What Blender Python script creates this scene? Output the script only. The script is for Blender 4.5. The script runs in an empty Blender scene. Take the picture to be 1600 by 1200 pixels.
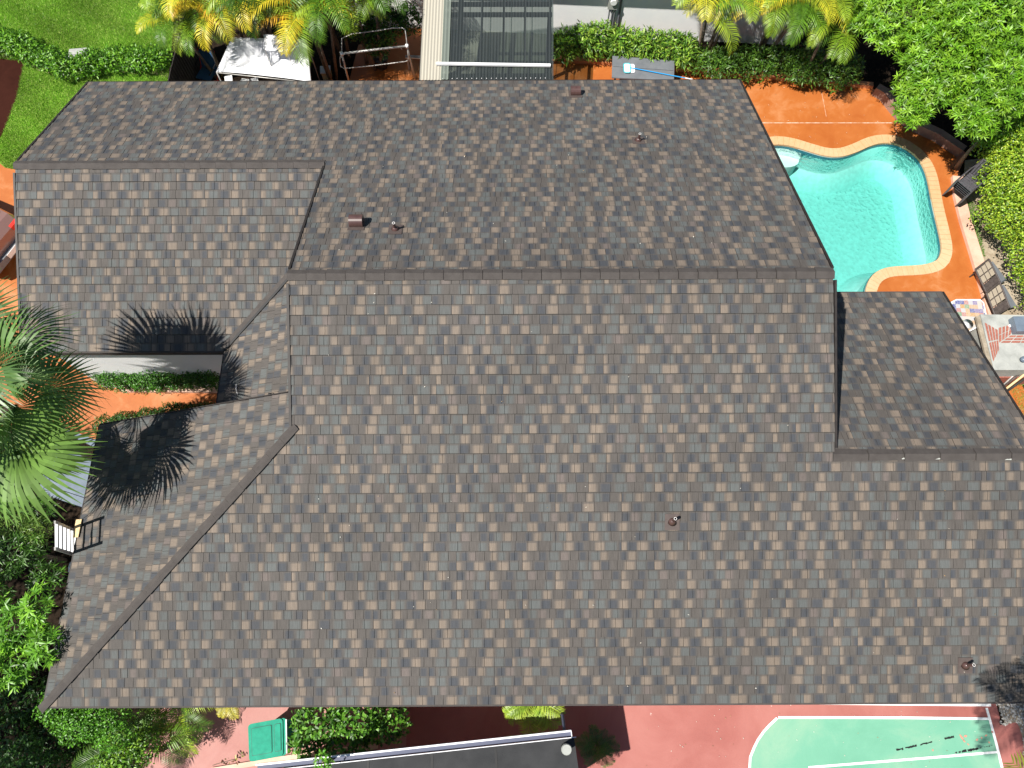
import bpy, math, random
import numpy as np
from mathutils import Vector, Matrix
random.seed(7); RNG = np.random.default_rng(11)
scn = bpy.context.scene
COL = scn.collection

# ---------------- camera ----------------
CR = Vector((0.99998968, -0.00454303, 0.00008949))
CU = Vector((0.00422676, 0.93724135, 0.34865568))
CF = Vector((0.00166783, 0.3486517, -0.93725088))
CH, FPX = 17.5412, 1152.209
cd = bpy.data.cameras.new('camera'); cam = bpy.data.objects.new('camera', cd); COL.objects.link(cam)
cd.sensor_width = 36; cd.lens = FPX / 1600 * 36; cd.clip_end = 2000; cd.clip_start = .1
m = Matrix.Identity(4)
for i, a in enumerate((CR, CU, -CF)):
    for j in range(3): m[j][i] = a[j]
m[2][3] = CH
cam.matrix_world = m
scn.camera = cam

# ---------------- sky, sun, exposure ----------------
SX, SY = .53, .29                      # shadow run per metre of height
elev = math.atan(1 / math.hypot(SX, SY))
world = bpy.data.worlds.new('World'); scn.world = world; world.use_nodes = True
wn = world.node_tree.nodes; wl = world.node_tree.links
sky = wn.new('ShaderNodeTexSky'); sky.sky_type = 'NISHITA'; sky.sun_disc = False
sky.sun_elevation = elev; sky.sun_rotation = math.atan2(-SX, -SY); sky.air_density = 1.0; sky.dust_density = .6
wl.new(sky.outputs[0], wn['Background'].inputs[0]); wn['Background'].inputs[1].default_value = .05
sd = bpy.data.lights.new('sun', 'SUN'); sd.energy = 5.0; sd.angle = math.radians(.5); sd.color = (1, .955, .88)
sun = bpy.data.objects.new('sun', sd); COL.objects.link(sun)
sun.rotation_euler = Vector((-SX, -SY, 1)).to_track_quat('Z', 'Y').to_euler(); sun.location = (-20, -14, 34)
scn.view_settings.view_transform = 'Standard'; scn.view_settings.look = 'None'
scn.view_settings.exposure = .75; scn.view_settings.gamma = 1; scn.view_settings.use_curve_mapping = False
scn.cycles.max_bounces = 6; scn.cycles.transparent_max_bounces = 12

def at(px, py, z):
    d = CF + CR * ((px - 800) / FPX) + CU * ((600 - py) / FPX)
    return Vector((0, 0, CH)) + d * ((z - CH) / d.z)
def at2(px, py, z=0.): p = at(px, py, z); return (p.x, p.y)

# ---------------- materials ----------------
def nn(t, k): return t.nodes.new('ShaderNode' + k)
def mat(name, c1, c2=None, rough=.6, scale=3., bump=0., bscale=60., metal=0., spec=.4, detail=4., lo=.35, hi=.65, stretch=None, attr=None, trans=0., objcol=False, coat=0.):
    M = bpy.data.materials.new(name); M.use_nodes = True; t = M.node_tree; p = t.nodes['Principled BSDF']
    p.inputs['Roughness'].default_value = rough; p.inputs['Metallic'].default_value = metal
    p.inputs['Specular IOR Level'].default_value = spec; p.inputs['Coat Weight'].default_value = coat
    tc = nn(t, 'TexCoord'); src = tc.outputs['Object']
    if stretch:
        mp = nn(t, 'Mapping'); mp.inputs['Scale'].default_value = stretch; t.links.new(src, mp.inputs[0]); src = mp.outputs[0]
    out = None
    if c2 is not None:
        n = nn(t, 'TexNoise'); n.inputs['Scale'].default_value = scale; n.inputs['Detail'].default_value = detail; n.inputs['Roughness'].default_value = .6
        t.links.new(src, n.inputs['Vector'])
        r = nn(t, 'ValToRGB'); r.color_ramp.elements[0].position = lo; r.color_ramp.elements[1].position = hi
        r.color_ramp.elements[0].color = (*c1, 1); r.color_ramp.elements[1].color = (*c2, 1)
        t.links.new(n.outputs['Fac'], r.inputs[0]); out = r.outputs[0]
    for kind in ((['attr'] if attr else []) + (['obj'] if objcol else [])):
        if kind == 'attr': a = nn(t, 'Attribute'); a.attribute_name = attr; ao = a.outputs['Color']
        else: a = nn(t, 'ObjectInfo'); ao = a.outputs['Color']
        if out is None: out = ao
        else:
            x = nn(t, 'Mix'); x.data_type = 'RGBA'; x.blend_type = 'MULTIPLY'; x.inputs[0].default_value = 1
            t.links.new(out, x.inputs[6]); t.links.new(ao, x.inputs[7]); out = x.outputs[2]
    if out is None: p.inputs['Base Color'].default_value = (*c1, 1)
    else: t.links.new(out, p.inputs['Base Color'])
    if bump:
        n2 = nn(t, 'TexNoise'); n2.inputs['Scale'].default_value = bscale; n2.inputs['Detail'].default_value = 4; t.links.new(src, n2.inputs['Vector'])
        b = nn(t, 'Bump'); b.inputs['Strength'].default_value = bump; b.inputs['Distance'].default_value = .02
        t.links.new(n2.outputs['Fac'], b.inputs['Height']); t.links.new(b.outputs[0], p.inputs['Normal'])
    if trans:
        tr = nn(t, 'BsdfTranslucent'); mx = nn(t, 'MixShader'); mx.inputs[0].default_value = trans
        if out is None: tr.inputs[0].default_value = (*c1, 1)
        else: t.links.new(out, tr.inputs[0])
        o = t.nodes['Material Output']; t.links.new(p.outputs[0], mx.inputs[1]); t.links.new(tr.outputs[0], mx.inputs[2]); t.links.new(mx.outputs[0], o.inputs[0])
    return M

def shingle_mat():
    M = bpy.data.materials.new('stone_coated_shingle'); M.use_nodes = True; t = M.node_tree; p = t.nodes['Principled BSDF']; L = t.links.new
    p.inputs['Roughness'].default_value = .78; p.inputs['Specular IOR Level'].default_value = .35
    a = nn(t, 'Attribute'); a.attribute_name = 'Col'
    uv = nn(t, 'UVMap')
    mp = nn(t, 'Mapping'); mp.inputs['Scale'].default_value = (70, 5, 1); L(uv.outputs[0], mp.inputs[0])
    n1 = nn(t, 'TexNoise'); n1.inputs['Scale'].default_value = 1; n1.inputs['Detail'].default_value = 3; L(mp.outputs[0], n1.inputs['Vector'])
    n2 = nn(t, 'TexNoise'); n2.inputs['Scale'].default_value = 95; n2.inputs['Detail'].default_value = 2; L(uv.outputs[0], n2.inputs['Vector'])
    g = nn(t, 'NewGeometry')
    n3 = nn(t, 'TexNoise'); n3.inputs['Scale'].default_value = .55; n3.inputs['Detail'].default_value = 5; L(g.outputs['Position'], n3.inputs['Vector'])
    def mr(s, lo, hi, a0=.3, a1=.7):
        q = nn(t, 'MapRange'); q.inputs[1].default_value = a0; q.inputs[2].default_value = a1; q.inputs[3].default_value = lo; q.inputs[4].default_value = hi; L(s, q.inputs[0]); return q.outputs[0]
    def mul(x, y):
        q = nn(t, 'Math'); q.operation = 'MULTIPLY'; L(x, q.inputs[0]); L(y, q.inputs[1]); return q.outputs[0]
    f = mul(mul(mr(n1.outputs['Fac'], .84, 1.16), mr(n2.outputs['Fac'], .84, 1.16)), mr(n3.outputs['Fac'], .89, 1.12))
    vm = nn(t, 'VectorMath'); vm.operation = 'SCALE'; L(a.outputs['Color'], vm.inputs[0]); L(f, vm.inputs['Scale'])
    L(vm.outputs[0], p.inputs['Base Color'])
    b = nn(t, 'Bump'); b.inputs['Strength'].default_value = .35; b.inputs['Distance'].default_value = .004
    L(n2.outputs['Fac'], b.inputs['Height']); L(b.outputs[0], p.inputs['Normal'])
    return M

M = {}
M['shingle'] = shingle_mat()
M['cap'] = mat('brown_cap_metal', (.050, .043, .040), (.064, .056, .052), .8, 6, .3, 200)
M['deckwood'] = mat('roof_underlay', (.045, .037, .034), rough=.85)
M['trim'] = mat('dark_brown_trim', (.016, .013, .012), (.026, .021, .019), .6, 8)
M['flash'] = mat('roof_toned_flashing', (.066, .050, .046), (.085, .066, .060), .6, 9)
M['vent'] = mat('brown_painted_metal', (.060, .032, .029), (.085, .046, .041), .32, 9, spec=.6)
M['pipe'] = mat('pale_pipe', (.55, .52, .5), (.7, .68, .66), .5, 30)
M['black'] = mat('matt_black', (.008, .008, .009), rough=.6)
M['stucco'] = mat('white_stucco', (.84, .85, .86), (.89, .89, .89), .85, 2, .3, 90)
M['orange'] = None

def mottled(name, cols, scale, rough=.6, speck=None, bump=.12, bs=40, big=.5):
    if 'white' not in name and 'pale' not in name: cols = [(q, tuple(v * .80 for v in c)) for q, c in cols]
    M_ = bpy.data.materials.new(name); M_.use_nodes = True; t = M_.node_tree; p = t.nodes['Principled BSDF']; L = t.links.new
    p.inputs['Roughness'].default_value = rough; p.inputs['Specular IOR Level'].default_value = .5 if rough < .9 else .06
    tc = nn(t, 'TexCoord'); w = nn(t, 'TexNoise'); w.inputs['Scale'].default_value = big; w.inputs['Detail'].default_value = 3; L(tc.outputs['Object'], w.inputs['Vector'])
    n = nn(t, 'TexNoise'); n.inputs['Scale'].default_value = scale; n.inputs['Detail'].default_value = 7; n.inputs['Roughness'].default_value = .68; n.inputs['Distortion'].default_value = .7
    L(tc.outputs['Object'], n.inputs['Vector'])
    ad = nn(t, 'Math'); ad.operation = 'MULTIPLY_ADD'; ad.inputs[1].default_value = .7; L(w.outputs['Fac'], ad.inputs[0])
    sb = nn(t, 'Math'); sb.operation = 'MULTIPLY'; sb.inputs[1].default_value = .6; L(n.outputs['Fac'], sb.inputs[0]); L(sb.outputs[0], ad.inputs[2])
    r = nn(t, 'ValToRGB'); e = r.color_ramp.elements; e[0].position = cols[0][0]; e[0].color = (*cols[0][1], 1); e[1].position = cols[-1][0]; e[1].color = (*cols[-1][1], 1)
    for q, c in cols[1:-1]: x = e.new(q); x.color = (*c, 1)
    L(ad.outputs[0], r.inputs[0]); out = r.outputs[0]
    if speck:
        v = nn(t, 'TexNoise'); v.inputs['Scale'].default_value = speck[1]; v.inputs['Detail'].default_value = 2; L(tc.outputs['Object'], v.inputs['Vector'])
        rr = nn(t, 'ValToRGB'); rr.color_ramp.elements[0].position = speck[2]; rr.color_ramp.elements[1].position = speck[2] + .03; L(v.outputs['Fac'], rr.inputs[0])
        x = nn(t, 'Mix'); x.data_type = 'RGBA'; L(rr.outputs[0], x.inputs[0]); L(out, x.inputs[6]); x.inputs[7].default_value = (*speck[0], 1); out = x.outputs[2]
    L(out, p.inputs['Base Color'])
    n2 = nn(t, 'TexNoise'); n2.inputs['Scale'].default_value = bs; n2.inputs['Detail'].default_value = 5; L(tc.outputs['Object'], n2.inputs['Vector'])
    b = nn(t, 'Bump'); b.inputs['Strength'].default_value = bump; b.inputs['Distance'].default_value = .02; L(n2.outputs['Fac'], b.inputs['Height']); L(b.outputs[0], p.inputs['Normal'])
    return M_
M['orange'] = mottled('orange_stained_concrete', [(.50, (.41, .108, .018)), (.68, (.47, .140, .028)), (.80, (.54, .21, .075)), (.92, (.60, .36, .22))], 2.2, .5)
M['curb'] = mottled('pink_painted_curb', [(.4, (.62, .34, .24)), (.7, (.74, .5, .38))], 3, .7)
M['curb_orange'] = mottled('orange_painted_curb', [(.4, (.50, .15, .04)), (.7, (.62, .25, .10))], 3, .7)
M['curb_brown'] = mottled('weathered_brown_curb', [(.4, (.20, .11, .085)), (.7, (.36, .22, .17))], 3, .8)
M['redcourt'] = mottled('faded_red_court_paint', [(.42, (.30, .085, .07)), (.62, (.37, .12, .10)), (.8, (.43, .16, .135))], .8, .7, ((.6, .42, .38), 6.5, .745))
M['pinkcourt'] = mottled('faded_pink_court_paint', [(.42, (.36, .15, .13)), (.62, (.43, .195, .17)), (.8, (.49, .25, .22))], 1.1, .75)
M['greencourt'] = mottled('green_court_paint', [(.42, (.13, .37, .25)), (.62, (.16, .42, .29)), (.8, (.25, .46, .32))], .9, .7)
M['line'] = mottled('white_line_paint', [(.4, (.62, .64, .62)), (.6, (.82, .83, .82))], 9, .7)
M['soil'] = mottled('shade_darkened_litter', [(.4, (.006, .005, .003)), (.6, (.014, .010, .007)), (.85, (.045, .03, .02))], 9, .95, bump=.8, bs=25)  # litter colour darkened to carry the deep shade of the beds
M['sand'] = mottled('sandy_garden_soil', [(.4, (.20, .15, .10)), (.6, (.34, .27, .19)), (.8, (.5, .43, .33))], 7, .95, bump=.6, bs=30)
M['lawn'] = mottled('lawn_base', [(.42, (.10, .24, .015)), (.6, (.16, .33, .03)), (.8, (.28, .38, .08))], 5, .95, bump=.6, bs=50)
M['drive_shade'] = mottled('driveway_shade_paint', [(.4, (.030, .009, .006)), (.7, (.045, .014, .009))], 4, .95)  # shade on the paving put into a near-black red colour
M['plaster'] = mat('white_pool_plaster', (.44, .60, .57), (.50, .66, .63), .7, 5)
M['pooltile'] = mat('dark_blue_pool_tile', (.015, .09, .13), (.04, .2, .24), .2, 26)
M['coping'] = mottled('sand_coloured_coping_brick', [(.4, (.56, .33, .15)), (.6, (.62, .39, .20)), (.8, (.68, .46, .27))], 6, .7)
M['metal'] = mat('dull_galvanised_tube', (.36, .35, .33), (.52, .50, .47), .4, 14, metal=.3)
M['white'] = mat('white_paint', (.80, .80, .80), (.72, .73, .74), .4, 5)
M['whitefab'] = mat('white_canopy_fabric', (.82, .83, .86), (.74, .75, .79), .8, 3)
M['wood'] = mat('dark_weathered_wood', (.018, .015, .013), (.035, .03, .025), .8, 6)
M['tan'] = mat('raw_plywood', (.55, .40, .20), (.66, .50, .28), .7, 12)
M['greyboard'] = mat('grey_plastic_board', (.115, .125, .14), (.15, .16, .175), .45, 3)
M['blue'] = mat('light_blue_pole', (.02, .28, .62), rough=.35)
M['teal'] = mat('teal_plastic', (.02, .42, .48), rough=.4)
M['navy'] = mat('navy_canvas', (.035, .10, .21), (.05, .14, .27), .8, 8)
M['red'] = mat('red_plastic', (.55, .03, .02), rough=.35)
M['bin'] = mat('green_bin_plastic', (.004, .20, .13), (.010, .26, .17), .5, 7, .15, 60, spec=.12)
M['bindark'] = mat('bin_shadow_gap', (.01, .07, .05), rough=.6)
M['shedroof'] = mat('dark_flat_roofing', (.014, .015, .017), (.026, .027, .029), .75, 2.5, .3, 60)
M['gutter'] = mat('white_gutter_metal', (.78, .79, .81), rough=.3, spec=.6)
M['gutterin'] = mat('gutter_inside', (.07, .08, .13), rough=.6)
M['concrete'] = mottled('pale_rendered_concrete', [(.42, (.20, .21, .195)), (.6, (.31, .32, .30)), (.8, (.40, .41, .38))], 4, .85)
M['redbrick'] = mat('terracotta_brick', (.25, .08, .06), (.34, .13, .09), .8, 20, .3, 60)
M['cream'] = mat('cream_fibreglass', (.56, .52, .44), (.66, .62, .54), .5, 3)
M['weave'] = mat('tan_sling_fabric', (.24, .20, .15), (.32, .27, .21), .8, 40)
M['darkbrown'] = mat('dark_brown_resin', (.045, .035, .033), (.075, .06, .055), .5, 14)
M['charcoal'] = mat('charcoal_resin', (.05, .048, .055), (.085, .08, .09), .5, 20)
M['cabinet'] = mat('shade_toned_cabinet_metal', (.10, .13, .17), (.15, .19, .24), .35, 3, spec=.6)  # darkened so the colour includes shade from the fan palm
M['bark'] = mat('grey_brown_bark', (.12, .09, .065), (.24, .19, .14), .9, 14, .6, 40)
M['stones'] = mat('pale_gravel_stones', (.40, .37, .33), attr='Col')
M['leaf'] = mat('leaf', (1, 1, 1), rough=.42, attr='Col', trans=.28, spec=.5)
M['frond'] = mat('palm_frond', (1, 1, 1), rough=.42, attr='Col', trans=.25, spec=.5, objcol=True)
M['carpaint'] = mat('dusty_rose_car_paint', (.26, .15, .13), rough=.28, metal=.35, coat=.5)
M['glass'] = mat('dark_car_glass', (.01, .012, .014), rough=.06, spec=.8)
M['rubber'] = mat('black_rubber', (.015, .015, .015), rough=.8)

def corr_mat(name, col, alpha):
    M_ = bpy.data.materials.new(name); M_.use_nodes = True; t = M_.node_tree; p = t.nodes['Principled BSDF']
    p.inputs['Base Color'].default_value = (*col, 1); p.inputs['Roughness'].default_value = .45
    tr = nn(t, 'BsdfTransparent'); tr.inputs[0].default_value = (.46, .52, .48, 1); mx = nn(t, 'MixShader'); mx.inputs[0].default_value = alpha
    t.links.new(tr.outputs[0], mx.inputs[1]); t.links.new(p.outputs[0], mx.inputs[2]); t.links.new(mx.outputs[0], t.nodes['Material Output'].inputs[0])
    return M_
M['corr'] = corr_mat('smoked_corrugated_plastic', (.055, .068, .072), .42)
M['corr3'] = corr_mat('clear_corrugated_plastic', (.26, .30, .26), .5)
M['corr2'] = corr_mat('pale_corrugated_plastic', (.40, .375, .31), .92)
def water_mat():
    M_ = bpy.data.materials.new('pool_water'); M_.use_nodes = True; t = M_.node_tree; L = t.links.new
    for n in list(t.nodes):
        if n.type == 'BSDF_PRINCIPLED': t.nodes.remove(n)
    tr = nn(t, 'BsdfTransparent'); gl = nn(t, 'BsdfGlossy'); gl.inputs['Roughness'].default_value = .04
    fr = nn(t, 'Fresnel'); fr.inputs[0].default_value = 1.33; mx = nn(t, 'MixShader')
    tc = nn(t, 'TexCoord'); n = nn(t, 'TexNoise'); n.inputs['Scale'].default_value = 9; n.inputs['Detail'].default_value = 5; L(tc.outputs['Object'], n.inputs['Vector'])
    b = nn(t, 'Bump'); b.inputs['Strength'].default_value = .65; b.inputs['Distance'].default_value = .03; L(n.outputs['Fac'], b.inputs['Height']); L(b.outputs[0], gl.inputs['Normal']); L(b.outputs[0], fr.inputs['Normal'])
    L(fr.outputs[0], mx.inputs[0]); L(tr.outputs[0], mx.inputs[1]); L(gl.outputs[0], mx.inputs[2])
    o = t.nodes['Material Output']; L(mx.outputs[0], o.inputs[0])
    va = nn(t, 'VolumeAbsorption'); va.inputs['Color'].default_value = (0.0, .80, .74, 1); va.inputs['Density'].default_value = .55; L(va.outputs[0], o.inputs['Volume'])
    return M_
M['water'] = water_mat()
def poolfloor_mat():
    M_ = mat('pool_floor_plaster', (.60, .80, .76), rough=.7); t = M_.node_tree; L = t.links.new
    tc = nn(t, 'TexCoord'); n = nn(t, 'TexVoronoi'); n.inputs['Scale'].default_value = 6; n.feature = 'SMOOTH_F1'
    w = nn(t, 'TexNoise'); w.inputs['Scale'].default_value = 9; L(tc.outputs['Object'], w.inputs['Vector'])
    r = nn(t, 'ValToRGB'); r.color_ramp.elements[0].position = .35; r.color_ramp.elements[0].color = (.36, .50, .48, 1); r.color_ramp.elements[1].position = .65; r.color_ramp.elements[1].color = (.41, .58, .56, 1)
    L(w.outputs['Fac'], r.inputs[0]); L(r.outputs[0], t.nodes['Principled BSDF'].inputs['Base Color'])
    return M_
M['poolfloor'] = poolfloor_mat()

# ---------------- mesh helpers ----------------
def wloc(o):
    v = Vector((0, 0, 0))
    while o is not None: v += o.location; o = o.parent
    return v
class MB:
    def __init__(s): s.v = []; s.f = []; s.c = []; s.uv = []; s.mi = []; s.hascol = False
    def face(s, pts, col=None, uv=None, mi=0):
        b = len(s.v); s.v += [tuple(p) for p in pts]; s.f.append(tuple(range(b, b + len(pts)))); s.mi.append(mi)
        if col is not None: s.hascol = True; s.c += (col if isinstance(col, list) else [col] * len(pts))
        if uv is not None: s.uv += uv
    def box(s, c, size, rz=0., mi=0, ax=None):
        c = Vector(c); hx, hy, hz = [q / 2 for q in size]
        if ax is None:
            X = Vector((math.cos(rz), math.sin(rz), 0)); Y = Vector((-math.sin(rz), math.cos(rz), 0)); Z = Vector((0, 0, 1))
        else: X, Y, Z = ax
        P = {}
        for i in (-1, 1):
            for j in (-1, 1):
                for k in (-1, 1): P[i, j, k] = c + X * hx * i + Y * hy * j + Z * hz * k
        for q in (((-1,-1,-1),(-1,1,-1),(1,1,-1),(1,-1,-1)), ((-1,-1,1),(1,-1,1),(1,1,1),(-1,1,1)), ((-1,-1,-1),(1,-1,-1),(1,-1,1),(-1,-1,1)),
                  ((1,-1,-1),(1,1,-1),(1,1,1),(1,-1,1)), ((1,1,-1),(-1,1,-1),(-1,1,1),(1,1,1)), ((-1,1,-1),(-1,-1,-1),(-1,-1,1),(-1,1,1))):
            s.face([P[i] for i in q], mi=mi)
    def beam(s, a, b, w, h, up=(0, 0, 1), mi=0):
        a = Vector(a); b = Vector(b); X = (b - a).normalized(); Z = Vector(up); Y = Z.cross(X).normalized(); Z = X.cross(Y)
        s.box((a + b) / 2, ((b - a).length, w, h), ax=(X, Y, Z), mi=mi)
    def prism(s, poly, z0, z1, mi=0):
        a = sum(poly[i][0] * poly[(i + 1) % len(poly)][1] - poly[(i + 1) % len(poly)][0] * poly[i][1] for i in range(len(poly)))
        if a < 0: poly = poly[::-1]
        n = len(poly); Z0 = z0 if callable(z0) else (lambda x, y: z0); Z1 = z1 if callable(z1) else (lambda x, y: z1)
        T = [(x, y, Z1(x, y)) for x, y in poly]; B = [(x, y, Z0(x, y)) for x, y in poly]
        s.face(T, mi=mi); s.face(B[::-1], mi=mi)
        for i in range(n): j = (i + 1) % n; s.face([B[i], B[j], T[j], T[i]], mi=mi)
    def tube(s, pts, r, n=8, mi=0, cap=True):
        pts = [Vector(p) for p in pts]; rs = r if isinstance(r, (list, tuple)) else [r] * len(pts); rings = []; pv = None
        for i, p in enumerate(pts):
            d = (pts[min(i + 1, len(pts) - 1)] - pts[max(i - 1, 0)]).normalized()
            if pv is None: pv = d.cross(Vector((0, 0, 1)) if abs(d.z) < .9 else Vector((1, 0, 0))).normalized()
            x = (pv - d * pv.dot(d)).normalized(); y = d.cross(x); pv = x
            rings.append([p + x * rs[i] * math.cos(2 * math.pi * k / n) + y * rs[i] * math.sin(2 * math.pi * k / n) for k in range(n)])
        b = len(s.v)
        for q in rings: s.v += [tuple(p) for p in q]
        for i in range(len(rings) - 1):
            for k in range(n): s.f.append((b + i * n + k, b + i * n + (k + 1) % n, b + (i + 1) * n + (k + 1) % n, b + (i + 1) * n + k)); s.mi.append(mi)
        if cap:
            s.f.append(tuple(b + k for k in range(n))[::-1]); s.mi.append(mi); s.f.append(tuple(b + (len(rings) - 1) * n + k for k in range(n))); s.mi.append(mi)
    def mesh(s, name, mat_, off=Vector((0, 0, 0)), smooth=False):
        if smooth and not s.hascol:
            idx = {}; nv = []; mp_ = []
            for p in s.v:
                k = (round(p[0], 5), round(p[1], 5), round(p[2], 5))
                if k not in idx: idx[k] = len(nv); nv.append(p)
                mp_.append(idx[k])
            s.v = nv; s.f = [tuple(mp_[i] for i in f) for f in s.f]; ok = [len(set(f)) == len(f) for f in s.f]
            s.mi = [m_ for m_, o_ in zip(s.mi, ok) if o_]; s.f = [f for f, o_ in zip(s.f, ok) if o_]
        me = bpy.data.meshes.new(name); me.from_pydata([(x - off.x, y - off.y, z - off.z) for x, y, z in s.v], [], s.f)
        for q in (mat_ if isinstance(mat_, (list, tuple)) else [mat_]): me.materials.append(q)
        if any(s.mi): me.polygons.foreach_set('material_index', s.mi)
        if s.hascol:
            ca = me.color_attributes.new('Col', 'FLOAT_COLOR', 'CORNER'); a = np.ones((len(s.c), 4), np.float32); a[:, :3] = s.c; ca.data.foreach_set('color', a.ravel())
        if s.uv: u = me.uv_layers.new(name='UVMap'); u.data.foreach_set('uv', np.array(s.uv, np.float32).ravel())
        if smooth: me.polygons.foreach_set('use_smooth', [True] * len(me.polygons))
        me.update(); return me
    def build(s, name, mat_, parent=None, smooth=False):
        off = wloc(parent) if parent else Vector((0, 0, 0))
        o = bpy.data.objects.new(name, s.mesh(name, mat_, off, smooth)); COL.objects.link(o)
        if parent: o.parent = parent
        return o
def tag(o, label=None, cat=None, group=None, kind=None):
    for k, v in (('label', label), ('category', cat), ('group', group), ('kind', kind)):
        if v: o[k] = v
    return o
def thing(name, loc, label, cat, group=None):
    o = bpy.data.objects.new(name, None); COL.objects.link(o); o.location = loc; o.empty_display_size = .2
    return tag(o, label, cat, group)
def sheet(name, poly, z, mt, kind='structure', parent=None):
    mb = MB(); a = sum(poly[i][0] * poly[(i + 1) % len(poly)][1] - poly[(i + 1) % len(poly)][0] * poly[i][1] for i in range(len(poly)))
    if a < 0: poly = poly[::-1]
    mb.face([(x, y, z) for x, y in poly]); return tag(mb.build(name, mt, parent), kind=kind)
def copy_tree(o, parent=None):
    c = o.copy(); COL.objects.link(c); c.parent = parent
    for ch in list(o.children): copy_tree(ch, c)
    return c
def np_mesh(name, V, F, mt, cols=None, parent=None, smooth=False):
    """V (n,3), F (m,k) ints, cols per face (m,3)"""
    off = wloc(parent) if parent else Vector((0, 0, 0)); V = V - np.array(off[:])
    me = bpy.data.meshes.new(name); m_, k = F.shape
    me.vertices.add(len(V)); me.vertices.foreach_set('co', V.astype(np.float32).ravel())
    me.loops.add(m_ * k); me.loops.foreach_set('vertex_index', F.astype(np.int32).ravel())
    me.polygons.add(m_); me.polygons.foreach_set('loop_start', np.arange(0, m_ * k, k, dtype=np.int32))
    me.update(calc_edges=True); me.validate()
    me.materials.append(mt)
    if cols is not None:
        ca = me.color_attributes.new('Col', 'FLOAT_COLOR', 'CORNER'); a = np.ones((m_ * k, 4), np.float32); a[:, :3] = np.repeat(cols, k, 0); ca.data.foreach_set('color', a.ravel())
    if smooth: me.polygons.foreach_set('use_smooth', [True] * m_)
    o = bpy.data.objects.new(name, me); COL.objects.link(o)
    if parent: o.parent = parent
    return o

# ---------------- the house ----------------
T = .43324; CP = 1 / math.hypot(1, T); SP = T * CP
Ym, Yn, Yf = 6.5001, -.7966, 13.7968
XL, XR, XA, XH, XU, XQ = -3.9903, 5.8586, -10.7222, -8.6938, -6.2755, 9.7761
Ya, Yea, Yl, Ylf = 10.0791, 6.3615, 3.4597, 7.716
ZR, ZW, ZL, ZE = 5.7612, 4.2106, 4.4440, 2.6
YS = at(456, 612, ZE + T * (XL - XH)).y
house = thing('house', (0, 6, 0), 'sprawling gabled house under a mottled brown and grey shingle-panel roof', 'house')

class Plane:
    def __init__(s, O, U, V): s.O = Vector(O); s.U = Vector(U); s.V = Vector(V); s.N = s.U.cross(s.V)
    def uv(s, x, y):
        z = s.z(x, y); d = Vector((x, y, z)) - s.O; return (d.dot(s.U), d.dot(s.V))
    def z(s, x, y): return s.O.z - ((x - s.O.x) * s.N.x + (y - s.O.y) * s.N.y) / s.N.z
    def w(s, u, v, n=0): return s.O + s.U * u + s.V * v + s.N * n
    def pix(s, px, py):
        d = CF + CR * ((px - 800) / FPX) + CU * ((600 - py) / FPX); o = Vector((0, 0, CH))
        return o + d * ((s.O - o).dot(s.N) / d.dot(s.N))
P_N = Plane((XH, Yn, ZE), (1, 0, 0), (0, CP, SP))
P_F = Plane((XR, Yf, ZE), (-1, 0, 0), (0, -CP, SP))
P_W = Plane((XA, Yea, ZE), (1, 0, 0), (0, CP, SP))
P_U = Plane((XU, YS + 4, ZE), (0, -1, 0), (CP, 0, SP))
P_H = Plane((XH, YS, ZE), (0, -1, 0), (CP, 0, SP))
P_L = Plane((XQ, Ylf, ZE), (-1, 0, 0), (0, -CP, SP))

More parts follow.
